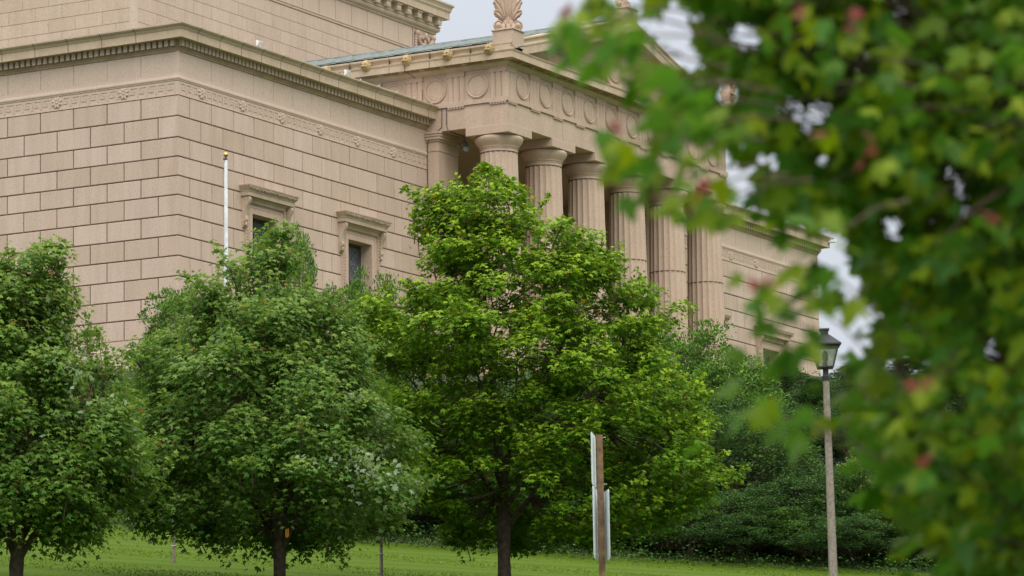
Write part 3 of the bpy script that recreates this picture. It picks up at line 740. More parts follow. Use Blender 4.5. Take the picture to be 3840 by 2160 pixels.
floodlight(11.2, -.15, 2.66, 'small white floodlight on the cornice edge beside the copper portico roof')
floodlight(40.2, -.15, 2.62, 'white floodlight on the right wing cornice just right of the last column')
floodlight(46.6, -.15, 2.62, 'white floodlight on the right wing cornice behind the blurred leaves')
r = empty('security_camera', (XE+.35, -.55, 2.25+Z0)); tag(r, 'small white security camera at the far end of the right wing cornice', 'camera')
MB().box(-.10, -.28, -.06, .08, .10, .08).build('camera_body', M['white'], r, bevel=.02); MB().tube([(-.02, .05, -.02), (-.1, .12, -.2), (-.25, .12, -.2)], .025, 6).build('camera_bracket', M['dark'], r)
r = empty('porch_lamp', (18.75, -.95, 1.40+Z0)); tag(r, 'round floodlight hung under the portico beam between the pilaster and first column', 'lamp')
b = MB(); b.lathe((0, 0, -.42), [(.05, .42), (.05, .28), (.14, .22), (.17, .12), (.17, .04), (.10, .0)], 14); b.build('lamp_housing', M['lead'], r, smooth=True)
MB().ellip((0, -.08, -.46), ((.17, 0, 0), (0, .12, 0), (0, 0, .12)), 12, 8).build('lamp_lens', M['grey'], r, smooth=True)
def cable(pts, label, rad=.014):
    p0 = Vector(pts[0]); o = MB().tube([Vector(p)-p0 for p in pts], rad, 5).build('cable', M['cable'], None, loc=p0+Vector((0, 0, Z0))); tag(o, label, 'cable')
    # smooth bends
cable([(17.36, -.75, 2.46), (17.36, -.74, 1.9), (17.37, -.73, 1.62), (17.35, -.5, 1.45), (17.34, -.16, 1.2), (17.36, -.08, 1.0), (17.41, -.04, .6), (17.39, -.04, 0), (17.42, -.04, -.8), (17.4, -.04, -3.5)], 'dark cable running down the joint between wing wall and pilaster')
cable([(17.36, -.95, 2.40), (17.36, -.96, 1.65), (17.37, -1.0, 1.50), (17.6, -1.0, 1.44), (18.7, -.98, 1.43)], 'dark cable leading under the portico beam to the hung lamp')
cable([(16.80, .62, 4.30), (16.83, .62, 3.93), (17.0, .60, 3.9), (17.38, .45, 3.7), (17.40, .30, 3.4), (17.40, .16, 3.2), (17.40, .15, 2.6)], 'thin cable hanging from a lion head over the side frieze', .011)
b = MB().box(-.09, -.10, -.08, .09, .10, .10); o = b.build('junction_box', M['grey'], None, loc=Vector((17.62, -.62, 2.44+Z0)), bevel=.015); tag(o, 'small grey junction box at the end of the left wing cornice', 'junction box')

# ------------------------------------------------------------------ terrain
Fs = sorted(set(list(np.linspace(-60, 60, 31))+list(np.linspace(60, 135, 76))+list(np.linspace(135, 420, 30))+list(np.geomspace(430, 2500, 12))))
Ss = sorted(set(list(np.linspace(-45, 45, 61))+list(np.geomspace(50, 1500, 14))+list(-np.geomspace(50, 1500, 14))))
Fg, Sg = np.meshgrid(Fs, Ss, indexing='ij')
Zg = ground(Fg, Sg)+np.where((Fg > 97) & (Fg < 150), .12*np.sin(Fg*1.3+Sg*.9), 0)+.03*np.sin(Fg*.7+Sg*.33)*((Fg > 60) & (Fg < 97))
Xg = CAMP.x+Fg*FH.x+Sg*RH.x; Yg = CAMP.y+Fg*FH.y+Sg*RH.y
nF, nS = Fg.shape; V = np.stack([Xg, Yg, Zg], -1).reshape(-1, 3)
idx = np.arange(nF*nS).reshape(nF, nS); a, b, c, d = idx[:-1, :-1].ravel(), idx[1:, :-1].ravel(), idx[1:, 1:].ravel(), idx[:-1, 1:].ravel()
tris = np.concatenate([np.stack([a, c, b], 1), np.stack([a, d, c], 1)])
g = npmesh('ground', V, tris, M['lawn'], smooth=True); tag(g, kind='structure')
g.data.materials.append(M['soil'])
cenF = np.concatenate([Fg[:-1, :-1].ravel()]*2); g.data.polygons.foreach_set('material_index', ((cenF > 95.2) & (cenF < 132)).astype(np.int32))
# grass blades on the mown slope
N = 60000; F_ = RNG.uniform(70, 98.5, N); S_ = RNG.uniform(-14.5, 14.5, N); hgt = RNG.uniform(.03, .06, N)*np.where(F_ > 96, 1.6, .55)
P = np.stack([CAMP.x+F_*FH.x+S_*RH.x, CAMP.y+F_*FH.y+S_*RH.y, ground(F_, S_)-.01], 1)
aa = RNG.uniform(0, 6.28, N); w = .012+.01*RNG.random(N); dx = np.stack([np.cos(aa), np.sin(aa), 0*aa], 1)*w[:, None]
lean = np.stack([RNG.normal(0, .35, N), RNG.normal(0, .35, N), np.ones(N)], 1)*hgt[:, None]
V = np.stack([P-dx, P+dx, P+lean], 1).reshape(-1, 3); T = np.arange(N*3).reshape(-1, 3)
o = npmesh('grass', V, T, M['grass']); tag(o, 'short green grass blades covering the lawn slope', 'grass', kind='stuff')

# ------------------------------------------------------------------ foliage
def norm(a): return a/np.maximum(np.linalg.norm(a, axis=1, keepdims=True), 1e-9)
T_SIMPLE = (np.array([(0, 0, 0), (.34, .18, -.07), (.50, .52, -.10), (.16, .50, -.01), (0, 1, -.10), (-.16, .50, -.01), (-.50, .52, -.10), (-.34, .18, -.07)], float),
            np.array([(0, 1, 2), (0, 2, 3), (0, 3, 4), (0, 4, 5), (0, 5, 6), (0, 6, 7)]))
T_OVAL = (np.array([(0, 0, 0), (.26, .5, -.06), (0, 1, -.03), (-.26, .5, -.06)], float), np.array([(0, 1, 2), (0, 2, 3)]))
T_NEEDLE = (np.array([(0, 0, 0), (.10, .4, 0), (0, 1, 0), (-.10, .4, 0)], float), np.array([(0, 1, 2), (0, 2, 3)]))
_o = [(.04, .0), (.20, -.10), (.33, -.08), (.29, .07), (.33, .18), (.47, .27), (.60, .46), (.44, .45), (.32, .43), (.24, .48), (.24, .64), (.16, .84), (0, 1.0)]
_o = _o+[(-x, y) for x, y in _o[-2::-1]]
_zv = [-.28*abs(x)**1.3-.16*max(0, y-.3)**2 for x, y in _o]
T_MAPLE = (np.array([(0, .25, 0)]+[(x, y, z) for (x, y), z in zip(_o, _zv)], float), np.array([(0, i, i % len(_o)+1) for i in range(1, len(_o)+1)]))
def leaves(name, pos, t, n, size, young, tmpl, m_, parent=None, red=None, wid=1.0, curl=None, pale=None):
    tv, tt = tmpl; t = norm(t); bb = norm(np.cross(t, n)); nn = np.cross(bb, t); N = len(pos); k = len(tv)
    tvz = tv[:, 2][None, :, None]*(np.ones((N, 1, 1)) if curl is None else curl[:, None, None])
    V = pos[:, None, :]+size[:, None, None]*(tv[:, 0][None, :, None]*wid*bb[:, None, :]+tv[:, 1][None, :, None]*t[:, None, :]+tvz*nn[:, None, :])
    Tt = tt[None]+(np.arange(N)*k)[:, None, None]
    at__ = {'young': np.repeat(young, k), 'red': np.repeat(red if red is not None else np.zeros(N), k)}
    if pale is not None: at__['pale'] = np.repeat(pale, k)
    return npmesh(name, V.reshape(-1, 3), Tt.reshape(-1, 3), m_, parent, at__)

def make_tree(name, label, px_trunk, F, sil, m_leaf, ncl, per, leaf, trunk_r, fork_py, group=None, seed=1, young_top=.5, flip=None, depth=.9, clr=.33, droop=.35, shoots=(), vert=.72):
    """sil: rows (py, left px, right px) of the crown as it spreads at distance F"""
    rg = np.random.default_rng(seed); rr = random.Random(seed)
    base = spot(px_trunk, F); root = empty(name, base); tag(root, label, 'tree', group)
    k = F/FPX/math.cos(0.07)
    hs, cs, ws = [], [], []
    for py, L, Rr in sil:
        p = at((L+Rr)/2, py, F); hs.append(p.z-base.z); s0 = (p-base).dot(RH); cs.append(s0); ws.append((Rr-L)/2*k)
    o = np.argsort(hs); hs = np.array(hs)[o]; cs = np.array(cs)[o]; ws = np.array(ws)[o]
    hmin, hmax = hs[0], hs[-1]
    # cluster centres
    cc = []
    area = np.interp(np.linspace(hmin, hmax, 60), hs, ws); cdf = np.cumsum(area**1.15+.12); cdf /= cdf[-1]
    ph = [rg.uniform(0, 6.28) for _ in range(6)]
    voids = []
    for _ in range(16):
        hv = rg.uniform(hmin+.3, hmax-.4); av = rg.uniform(math.pi*.95, math.pi*2.05); wv_ = np.interp(hv, hs, ws)*rg.uniform(.8, 1.05); voids.append((np.interp(hv, hs, cs)+wv_*math.cos(av), wv_*math.sin(av)*depth, hv, rg.uniform(.22, .5)))
    while len(cc) < ncl:
        h = np.interp(rg.random(), cdf, np.linspace(hmin, hmax, 60)); a = rg.uniform(0, 2*math.pi)
        w_ = np.interp(h, hs, ws); q = 1 if rg.random() < .62 else rg.uniform(.25, .95)**.7
        lob = 1+.10*math.sin(3*a+ph[0]+h*1.3)*abs(math.sin(a))+.06*math.sin(5*a+ph[1]-h*2.1)+.09*math.sin(h*4.2+ph[2]+2*a)-.03
        rad_ = max(.02, w_*q*lob*rg.uniform(.84, 1.10)-clr*.35)
        c_ = (np.interp(h, hs, cs)+rad_*math.cos(a), rad_*math.sin(a)*depth, h, q, a)
        if any((c_[0]-v[0])**2+(c_[1]-v[1])**2+(c_[2]-v[2])**2 < v[3]**2 for v in voids): continue
        cc.append(c_)
    cc = [c for c in cc if not (c[2] < (at(px_trunk, fork_py, F)-base).z+.62 and abs(c[0]) < .75 and c[1] < .5)]; ncl = len(cc)
    cc = np.array(cc)
    # to local xyz (s across, f away)
    S_, Fd, H_ = cc[:, 0], cc[:, 1], cc[:, 2]
    C3 = np.stack([S_*RH.x+Fd*FH.x, S_*RH.y+Fd*FH.y, H_], 1)
    axis = np.stack([np.interp(H_, hs, cs)*RH.x, np.interp(H_, hs, cs)*RH.y, H_-.5], 1)
    outc = norm((C3-axis)*np.array([1, 1, .6]))
    sz = clr*rg.uniform(.65, 1.35, ncl)
    ci = rg.integers(0, ncl, ncl*per); N = len(ci)
    dv = norm(rg.normal(0, 1, (N, 3))); dv[:, 2] = np.where(rg.random(N) < .7, np.abs(dv[:, 2]), dv[:, 2]); rad_ = rg.random(N)**.45
    pos = C3[ci]+dv*rad_[:, None]*sz[ci][:, None]*np.array([1, 1, vert])
    od = norm(dv+outc[ci]*1.0+rg.normal(0, .35, (N, 3)))
    t = norm(od*np.array([1, 1, .35])+np.array([0, 0, -droop])+rg.normal(0, .25, (N, 3)))
    n = norm(np.array([0, 0, 1.0])+outc[ci]*.55+dv*.5+rg.normal(0, .38, (N, 3)))
    yc = rg.random(ncl)*.55+young_top*np.clip((H_-hmin)/(hmax-hmin), 0, 1)**1.5-.15
    young = np.clip(yc[ci]+(dv[:, 2]-.4)*.5+rg.normal(0, .15, N), 0, 1)*(rad_ > .5)
    red = (rg.random(N) < .006*(1+3*(H_[ci] > .8*hmax)))*.55
    pale = np.zeros(N)
    if flip is not None:
        fx, fy, fr, fp = flip; fpnt = at(fx, fy, F)-base
        ss = pos@np.array(RH); dd = np.hypot(ss-fpnt.dot(RH), (pos[:, 2]-fpnt.z)*.75)
        fl = (rg.random(N) < fp*np.exp(-(dd/fr)**2)*(rg.random(ncl)[ci] < .33)) | (rg.random(N) < .006)
        pale = fl*rg.uniform(.4, 1, N)
        n = np.where(fl[:, None], norm(-np.array([.7*FH.x, .7*FH.y, .0])*-1+rg.normal(0, .5, (N, 3))), n)
        # blown-over leaves show their pale underside to the lawn side
    size = leaf*rg.uniform(.65, 1.2, N)
    stems = []
    auto = []
    for i in rg.choice(ncl, size=min(ncl, 230), replace=False):
        if cc[i][3] < .9: continue
        d_ = norm((outc[i]*np.array([1, 1, .5])+np.array([0, 0, rg.uniform(.1, 1.1)]))[None])[0]; L_ = rg.uniform(.30, .85); tip_ = C3[i]+d_*L_; tip_[2] = min(tip_[2], max(C3[i][2]+.12, hmax*.985)); auto.append((tip_, C3[i]))
    for (a_, b__) in auto:
        L_ = np.linalg.norm(a_-b__); m = int(62*L_)+8; u = rg.random(m)**.85; pp = b__+(a_-b__)*u[:, None]+rg.normal(0, 1, (m, 3))*(.03+.08*(1-u))[:, None]
        oo = norm(rg.normal(0, 1, (m, 3))+np.array([0, 0, .25])); pos = np.concatenate([pos, pp]); t = np.concatenate([t, norm(oo+np.array([0, 0, -.3]))]); n = np.concatenate([n, norm(rg.normal(0, .5, (m, 3))+np.array([0, 0, .9])+oo*.4)])
        young = np.concatenate([young, np.clip(u*.8+young_top*.4-.2+rg.normal(0, .15, m), 0, 1)]); red = np.concatenate([red, (rg.random(m) < .02)*.5]); size = np.concatenate([size, leaf*rg.uniform(.6, 1.1, m)])
        stems.append((Vector(b__), Vector(a_)))
    for (sx, sy0, sy1) in shoots:          # upright leafy shoots that break the outline
        a_ = np.array(tuple(at(sx, sy0, F)-base)); b__ = np.array(tuple(at(sx+rr.uniform(-25, 25), sy1, F)-base)); fo = rr.uniform(-.5, .3); a_[:2] += fo*np.array(FH)[:2]; b__[:2] += fo*np.array(FH)[:2]
        L_ = np.linalg.norm(a_-b__); m = int(95*L_)+14; u = rg.random(m)**.85; pp = b__+(a_-b__)*u[:, None]+rg.normal(0, 1, (m, 3))*(.035+.085*(1-u))[:, None]
        oo = norm(rg.normal(0, 1, (m, 3))+np.array([0, 0, .25])); pos = np.concatenate([pos, pp]); t = np.concatenate([t, norm(oo+np.array([0, 0, -.2]))]); n = np.concatenate([n, norm(rg.normal(0, .6, (m, 3))+np.array([0, 0, .8])+oo*.4)])
        young = np.concatenate([young, np.clip(u*.9+rg.normal(0, .15, m), 0, 1)]); red = np.concatenate([red, (rg.random(m) < .03)*.5]); size = np.concatenate([size, leaf*rg.uniform(.6, 1.1, m)*(1-.35*u)])
        stems.append((Vector(b__), Vector(a_)))
    pale = np.concatenate([pale, np.zeros(len(pos)-len(pale))]); leaves('crown', pos, t, n, size, young, T_SIMPLE, m_leaf, root, red=red, pale=pale)
    # trunk, limbs, twigs
    tb = MB(); fz_ = max(.4, (at(px_trunk, fork_py, F)-base).z)
    cx0 = np.interp(fz_, hs, cs) if fz_ > hs[0] else 0
    top = Vector((np.interp(hmax*.93, hs, cs)*RH.x, np.interp(hmax*.93, hs, cs)*RH.y, hmax*.93))
    lead = [Vector((0, 0, -.3)), Vector((0, 0, 0)), Vector((.02, .02, fz_*.5)), Vector((0, 0, fz_))]; rl_ = [trunk_r*1.35, trunk_r*1.15, trunk_r*.98, trunk_r*1.05]
    for i in range(1, 8):
        tt = i/7; v = Vector((0, 0, fz_)).lerp(top, tt); v += Vector((rr.uniform(-.07, .07), rr.uniform(-.07, .07), 0)); lead.append(v); rl_.append(trunk_r*.78*(1-tt)+.012)
    tb.tube(lead, rl_, 9, True, .06); tb.build('trunk', M['bark'], root, smooth=True)
    lm = MB(); ends = []
    nl = 26
    for i in range(nl):
        t0 = (i+.2)/nl; hz = fz_*.97+(hmax*.8-fz_)*t0**1.25; a = i*2.399+rr.uniform(-.3, .3)
        hh = min(hmax*.95, hz+(hmax-hz)*.38+.25); w_ = float(np.interp(hh, hs, ws)); cx = float(np.interp(hh, hs, cs))
        s1, f1_ = cx+w_*.8*math.cos(a), w_*.8*depth*math.sin(a)
        e = Vector((s1*RH.x+f1_*FH.x, s1*RH.y+f1_*FH.y, hh))
        ax_t = max(0, (hz-fz_)/(top.z-fz_)); p0 = Vector((0, 0, fz_)).lerp(top, ax_t)
        pts = []
        for q in range(7):
            u = q/6; v = p0.lerp(e, u); v.z = p0.z+(e.z-p0.z)*(u**(1.25 if i > 6 else .9)); v += Vector((rr.uniform(-.05, .05), rr.uniform(-.05, .05), rr.uniform(-.04, .04)))*(u > 0); pts.append(v)
        r1 = trunk_r*(.52 if i < 5 else .30)*(1-.5*t0); lm.tube(pts, [r1*(1-.86*u/6)+.004 for u in range(7)], 6); ends.append(pts)
    lm.build('limbs', M['bark'], root, smooth=True)
    sh_ = MB()
    for b1, a1 in stems: sh_.tube([b1-Vector((0, 0, .3)), b1.lerp(a1, .5), a1], [.014, .009, .004], 4, False)
    if stems: sh_.build('shoots', M['twig'], root, fix=False)
    tw_ = MB(); allp = [(p, ) for pts in ends for p in pts[1:]]; AP_ = np.array([tuple(p[0]) for p in allp])
    for i in range(ncl):
        c = C3[i]; jn = int(np.argmin(((AP_-c+np.array([0, 0, .35]))**2).sum(1))); p0 = Vector(AP_[jn]); e = Vector(c)+Vector((0, 0, sz[i]*.4))
        mid = p0.lerp(e, .5)+Vector((rr.uniform(-.08, .08), rr.uniform(-.08, .08), -.05)); tw_.tube([p0, mid, e], [.012, .008, .004], 3, False)
    tw_.build('twigs', M['twig'], root, fix=False)
    return root

GT = 'maples planted in a row on the lawn'
make_tree('maple_tree', 'bright yellow-green maple in the centre, tallest crown in front of the portico columns', 1893, 74,
    [(640, 1800, 1870), (690, 1650, 1930), (760, 1560, 2000), (850, 1565, 2060), (920, 1590, 2230), (1000, 1610, 2340), (1080, 1500, 2400), (1150, 1360, 2440), (1300, 1340, 2490), (1450, 1400, 2550), (1600, 1450, 2620), (1750, 1480, 2650), (1850, 1520, 2690), (1950, 1600, 2600), (2030, 1720, 2380)],
    M['leafC'], 780, 100, .125, .125, 1990, GT, seed=3, young_top=.75, clr=.38,
    shoots=[(1645, 690, 800), (1710, 665, 770), (1830, 636, 740), (1770, 660, 760), (1890, 690, 780), (1950, 735, 830), (2000, 780, 880), (2110, 825, 960), (2180, 870, 980), (2325, 905, 1030), (2250, 880, 990), (2390, 1010, 1100), (1345, 1120, 1220), (1440, 1060, 1170), (1560, 830, 900), (2560, 1390, 1480), (2440, 1120, 1200), (1555, 760, 850)])
make_tree('maple_tree', 'dull green maple with pale leaf undersides, in front of the two windows and flagpole', 1050, 70,
    [(870, 1030, 1075), (930, 940, 1090), (1000, 850, 1120), (1100, 740, 1170), (1200, 680, 1280), (1300, 600, 1380), (1450, 530, 1440), (1600, 440, 1500), (1750, 420, 1560), (1850, 430, 1600), (1950, 520, 1570), (2040, 800, 1330)],
    M['leafB'], 660, 84, .115, .115, 2085, GT, seed=8, young_top=.45, flip=(1400, 1760, .75, .7), clr=.42, vert=.95, droop=.6,
    shoots=[(1060, 862, 1000), (1085, 850, 960), (990, 900, 1020), (930, 925, 1050), (880, 985, 1100), (1125, 940, 1060), (1150, 1040, 1150), (820, 1040, 1150), (740, 1090, 1200), (650, 1150, 1260), (1230, 1080, 1200), (1320, 1180, 1300), (1380, 1250, 1380), (530, 1280, 1400), (500, 1420, 1500), (1290, 2130, 1990), (1220, 2110, 1980), (860, 2090, 1990), (820, 2080, 2000), (570, 2020, 1930)])
make_tree('maple_tree', 'deep green maple cut off by the left edge, with forked trunk and upright leafy shoots', 62, 66,
    [(930, 195, 235), (985, -60, 250), (1080, -160, 250), (1180, -230, 270), (1260, -300, 270), (1350, -380, 285), (1430, -400, 340), (1520, -420, 470), (1700, -430, 540), (1850, -420, 550), (1950, -400, 480), (2030, -250, 330)],
    M['leafA'], 620, 84, .115, .12, 2120, GT, seed=21, young_top=.5, flip=(350, 1420, .5, .5), clr=.42, vert=.95, droop=.6,
    shoots=[(222, 915, 1120), (195, 960, 1150), (235, 1000, 1180), (30, 930, 1080), (95, 975, 1090), (60, 950, 1080), (-10, 925, 1060), (150, 1010, 1130), (345, 1185, 1420), (365, 1230, 1450), (335, 1260, 1480), (270, 1180, 1300), (405, 1280, 1500), (440, 1330, 1550), (470, 1400, 1580), (500, 1480, 1640), (270, 2080, 1960), (330, 2060, 1940), (380, 2040, 1900)])

# bank planting: a few masters, then copies with their own labels
def shrub_master(name, seed, rad_, h, m_, ncl, per, leaf, tmpl, conifer=False, clr=.30):
    rg = np.random.default_rng(seed); root = empty(name)
    ncl_ = ncl; cc = []
    while len(cc) < ncl_:
        v = rg.normal(0, 1, 3); v /= np.linalg.norm(v)
        if v[2] < -.35: continue
        q = rg.uniform(.55, 1)**.5
        if conifer:
            t = rg.random()**1.3; a = rg.uniform(0, 6.28); w_ = rad_*(1-t)**.75*rg.uniform(.5, 1.08)+.05; cc.append((w_*math.cos(a), w_*math.sin(a), .2+t*(h-.2)))
        else:
            lob = 1+.16*math.sin(3*math.atan2(v[1], v[0])+seed)+.12*math.sin(4*v[2]*3+seed*2)
            cc.append((v[0]*rad_*q*lob, v[1]*rad_*q*lob, h*.42+v[2]*h*.56*q*lob))
    C3 = np.array(cc); sz = clr*rg.uniform(.6, 1.4, ncl_); ci = rg.integers(0, ncl_, ncl_*per); N = len(ci)
    dv = norm(rg.normal(0, 1, (N, 3))); dv[:, 2] = np.where(rg.random(N) < .65, np.abs(dv[:, 2]), dv[:, 2]); rd = rg.random(N)**.45
    pos = C3[ci]+dv*rd[:, None]*sz[ci][:, None]*np.array([1, 1, .75]); pos[:, 2] = np.maximum(pos[:, 2], .03)
    oc = norm(C3-np.array([0, 0, h*.4]))
    t = norm(dv+oc[ci]*.6+rg.normal(0, .4, (N, 3))+np.array([0, 0, .15 if conifer else -.1])); n = norm(np.array([0, 0, .9])+oc[ci]*.6+dv*.5+rg.normal(0, .45, (N, 3)))
    young = np.clip(rg.random(ncl_)[ci]*.7+(dv[:, 2]-.5)*.5+rg.normal(0, .15, N)-.1, 0, 1)*(rd > .55)
    leaves('crown', pos, t, n, leaf*rg.uniform(.6, 1.25, N), young, tmpl, m_, root)
    b = MB(); rr = random.Random(seed)
    if conifer: b.tube([(0, 0, -.4), (0, 0, h*.5), (0, 0, h*.93)], [.12, .08, .02], 7)
    else:
        for i in range(5): b.tube([(rr.uniform(-.12, .12), rr.uniform(-.12, .12), -.5), (rr.uniform(-.3, .3)*rad_*.6, rr.uniform(-.3, .3)*rad_*.6, h*.35), (rr.uniform(-.6, .6)*rad_*.8, rr.uniform(-.6, .6)*rad_*.8, h*.75)], [.07, .045, .015], 6)
    b.build('trunk', M['bark'], root)
    tw_ = MB()
    for i in range(0, ncl_, 2): tw_.tube([(0, 0, max(.1, C3[i][2]*.6)) if conifer else tuple(C3[i]*.35+np.array([0, 0, .1])), tuple(C3[i])], [.014, .005], 3, False)
    tw_.build('twigs', M['twig'], root, fix=False)
    return root
def copy_tree(src):
    r = src.copy(); COL.objects.link(r)
    for ch in list(src.children):
        c = ch.copy(); COL.objects.link(c); c.parent = r
    return r
MS = {'a': shrub_master('shrub', 31, 1.9, 4.2, M['shrub'], 330, 75, .10, T_OVAL), 'b': shrub_master('shrub', 32, 2.3, 3.6, M['shrub2'], 380, 75, .10, T_OVAL),
      'c': shrub_master('cedar_tree', 33, 1.9, 5.2, M['cedar'], 480, 70, .13, T_NEEDLE, True, .24), 'd': shrub_master('shrub', 34, 1.7, 3.4, M['vine'], 230, 75, .11, T_SIMPLE),
      'e': shrub_master('shrub', 35, 2.0, 4.6, M['shrub2'], 360, 80, .095, T_OVAL, clr=.38)}
used = set()
# (kind, px centre, F, py of the top, width scale, label)
BANK = [
 ('a', 2555, 108, 1195, 1.0, 'tall leafy shrub tree in front of the last column, yellowish top'),
 ('a', 2330, 112, 1240, .9, 'leafy shrub half hidden behind the right side of the centre maple'),
 ('a', 2700, 107, 1315, 1.15, 'bushy shrub tree right of the last column, just left of the right wing window'),
 ('e', 2680, 101, 1500, 1.15, 'broad dark shrub at mid height left of the lamp post'),
 ('c', 2790, 118, 1370, .85, 'dark cedar below the right wing window'),
 ('c', 2960, 120, 1385, .85, 'dark feathery cedar just left of the lantern'),
 ('c', 3080, 113, 1420, .8, 'dark cedar directly behind the lamp post lantern'),
 ('a', 2850, 103, 1620, 1.0, 'light green bushy shrub left of the lamp post, mid bank'),
 ('b', 3000, 99, 1780, .9, 'low dark shrub at the lawn edge by the lamp post base'),
 ('b', 2700, 97.6, 1850, .75, 'low rounded shrub at the lawn edge right of the sign post'),
 ('d', 2470, 97.2, 1960, .55, 'small broad-leaved sapling at the lawn edge right of the sign post'),
 ('e', 3230, 100, 1740, 1.0, 'dark rounded shrub right of the lamp post'),
 ('e', 3330, 108, 1480, 1.1, 'dark tall shrub behind the blurred leaves right of the lamp post'),
 ('c', 3420, 122, 1395, .9, 'dark cedar against the sky behind the blurred leaves'),
 ('d', 3290, 99, 1660, .55, 'yellow-green vine-covered shrub right of the lamp post'),
 ('c', 3210, 119, 1372, .85, 'dark cedar in the sky gap just right of the lantern'),
 ('e', 3290, 117, 1400, .85, 'rounded dark tree top on the ridge between lantern and blurred leaves'),
 ('c', 3900, 120, 1380, 1.0, 'dark cedar cut by the right picture edge, behind the blurred leaves'),
 ('e', 3860, 104, 1600, 1.2, 'big dark shrub cut by the right picture edge, behind the blurred leaves'),
 ('e', 3560, 105, 1560, 1.1, 'dark shrub below the lowest sky gaps at the right'),
 ('b', 3500, 98, 1880, .9, 'low dark shrub at the lawn edge far right'),
 ('b', 3740, 100, 1800, 1.1, 'dark shrub at the right picture edge'),
 ('c', 3700, 118, 1400, 1.0, 'dark cedar at the right picture edge against the sky'),
 ('a', 700, 112, 1065, .72, 'small-leaved shrub tree rising above the left shoulder of the dull green maple'),
 ('a', 540, 108, 1400, .9, 'shrub in the gap between the two left maples'),
 ('a', 1085, 112, 850, .45, 'thin twiggy shrub top poking above the maple in front of the first window'),
 ('a', 1390, 110, 1010, .72, 'small-leaved shrub standing in front of the second window'),
 ('e', 1200, 108, 1300, 1.1, 'dark shrub behind the right half of the dull green maple'),
 ('e', 880, 106, 1350, 1.1, 'dark shrub behind the left half of the dull green maple'),
 ('b', 620, 99.5, 1760, .9, 'low dark shrub under the maples at the left lawn edge'),
 ('b', 330, 101, 1640, 1.0, 'dark shrub behind the crown of the left edge maple'),
 ('e', 120, 105, 1400, 1.1, 'dark shrub behind the trunk of the left edge maple'),
 ('a', -120, 106, 1100, 1.0, 'green shrub seen through the left edge maple near the picture edge'),
 ('b', 900, 98.5, 1850, .9, 'low dark shrub behind the trunk of the dull green maple'),
 ('b', 1180, 98.5, 1850, .95, 'low dark shrub between the two thin stakes'),
 ('b', 1480, 98, 1870, .9, 'low dark shrub right of the right stake'),
 ('e', 1560, 104, 1500, 1.1, 'dark shrub in the gap between the two big maples'),
 ('b', 1760, 98.5, 1880, .9, 'low dark shrub just left of the centre maple trunk'),
 ('b', 2050, 98, 1880, .95, 'low dark shrub right of the centre maple trunk'),
 ('e', 1900, 106, 1450, 1.15, 'dark shrub directly behind the centre maple'),
 ('e', 2200, 103, 1650, 1.1, 'dark shrub behind the sign post'),
 ('b', 2320, 97.8, 1930, .7, 'small dark shrub at the lawn edge beside the sign post'),
 ('b', 2580, 96.7, 1985, .55, 'knee-high dark shrub at the lawn edge, nearest the sign post on its right'),
 ('b', 2790, 96.8, 1940, .62, 'low dark shrub at the lawn edge midway between sign post and lamp post'),
 ('a', 2920, 97.2, 1905, .55, 'small green shrub at the lawn edge two steps left of the lamp post'),
 ('b', 3080, 96.8, 1960, .6, 'low dark shrub at the lawn edge directly behind the lamp post pole'),
 ('b', 3210, 96.9, 1930, .6, 'low dark shrub at the lawn edge right of the lamp post pole'),
 ('a', 3370, 97.5, 1900, .6, 'small green shrub at the lawn edge below the blurred leaves'),
 ('b', 1350, 96.9, 1960, .5, 'knee-high dark shrub at the lawn edge beside the right stake'),
 ('a', 2440, 101, 1600, .9, 'green shrub at the right flank of the centre maple'),
 ('e', 2900, 107, 1500, .9, 'dark shrub below the cedars left of the lamp post'),
]
HM = {'a': 4.2, 'b': 3.6, 'c': 5.2, 'd': 3.4, 'e': 4.6}
rr = random.Random(4)
for kd, px_, F_, pyt, ws_, lab in BANK:
    o = MS[kd] if kd not in used else copy_tree(MS[kd]); used.add(kd)
    bs_ = spot(px_, F_); tp_ = at(px_, pyt, F_); h = max(1.2, tp_.z-bs_.z); sz_ = h/HM[kd]*.98
    o.location = bs_; o.scale = (ws_*rr.uniform(.95, 1.1), ws_*rr.uniform(.95, 1.1), sz_); o.rotation_euler = (rr.uniform(-.04, .04), rr.uniform(-.04, .04), rr.uniform(0, 6.28))
    tag(o, lab, 'tree' if kd == 'c' else 'shrub', 'trees and shrubs on the bank below the building')
# ivy and brush over the bank
N = 120000; F_ = np.where(RNG.random(N) < .3, RNG.uniform(95.3, 99, N), RNG.uniform(95.3, 127, N)); S_ = np.where(RNG.random(N) < .62, RNG.uniform(-20, 20, N), RNG.uniform(14, 50, N))
pos = np.stack([CAMP.x+F_*FH.x+S_*RH.x, CAMP.y+F_*FH.y+S_*RH.y, ground(F_, S_)+RNG.random(N)**2*(.25+.45*(np.sin(S_*1.7)+np.sin(F_*1.1+S_)+2)/4)], 1)
t = norm(RNG.normal(0, 1, (N, 3))*np.array([1, 1, .4])); n = norm(np.array([-.3*FH.x, -.3*FH.y, 1])+RNG.normal(0, .5, (N, 3)))
o = leaves('ground_cover', pos, t, n, RNG.uniform(.06, .12, N), RNG.random(N)*.25, T_OVAL, M['cedar']); tag(o, 'dark leafy ground cover spread over the wooded bank', 'ground cover', kind='stuff')

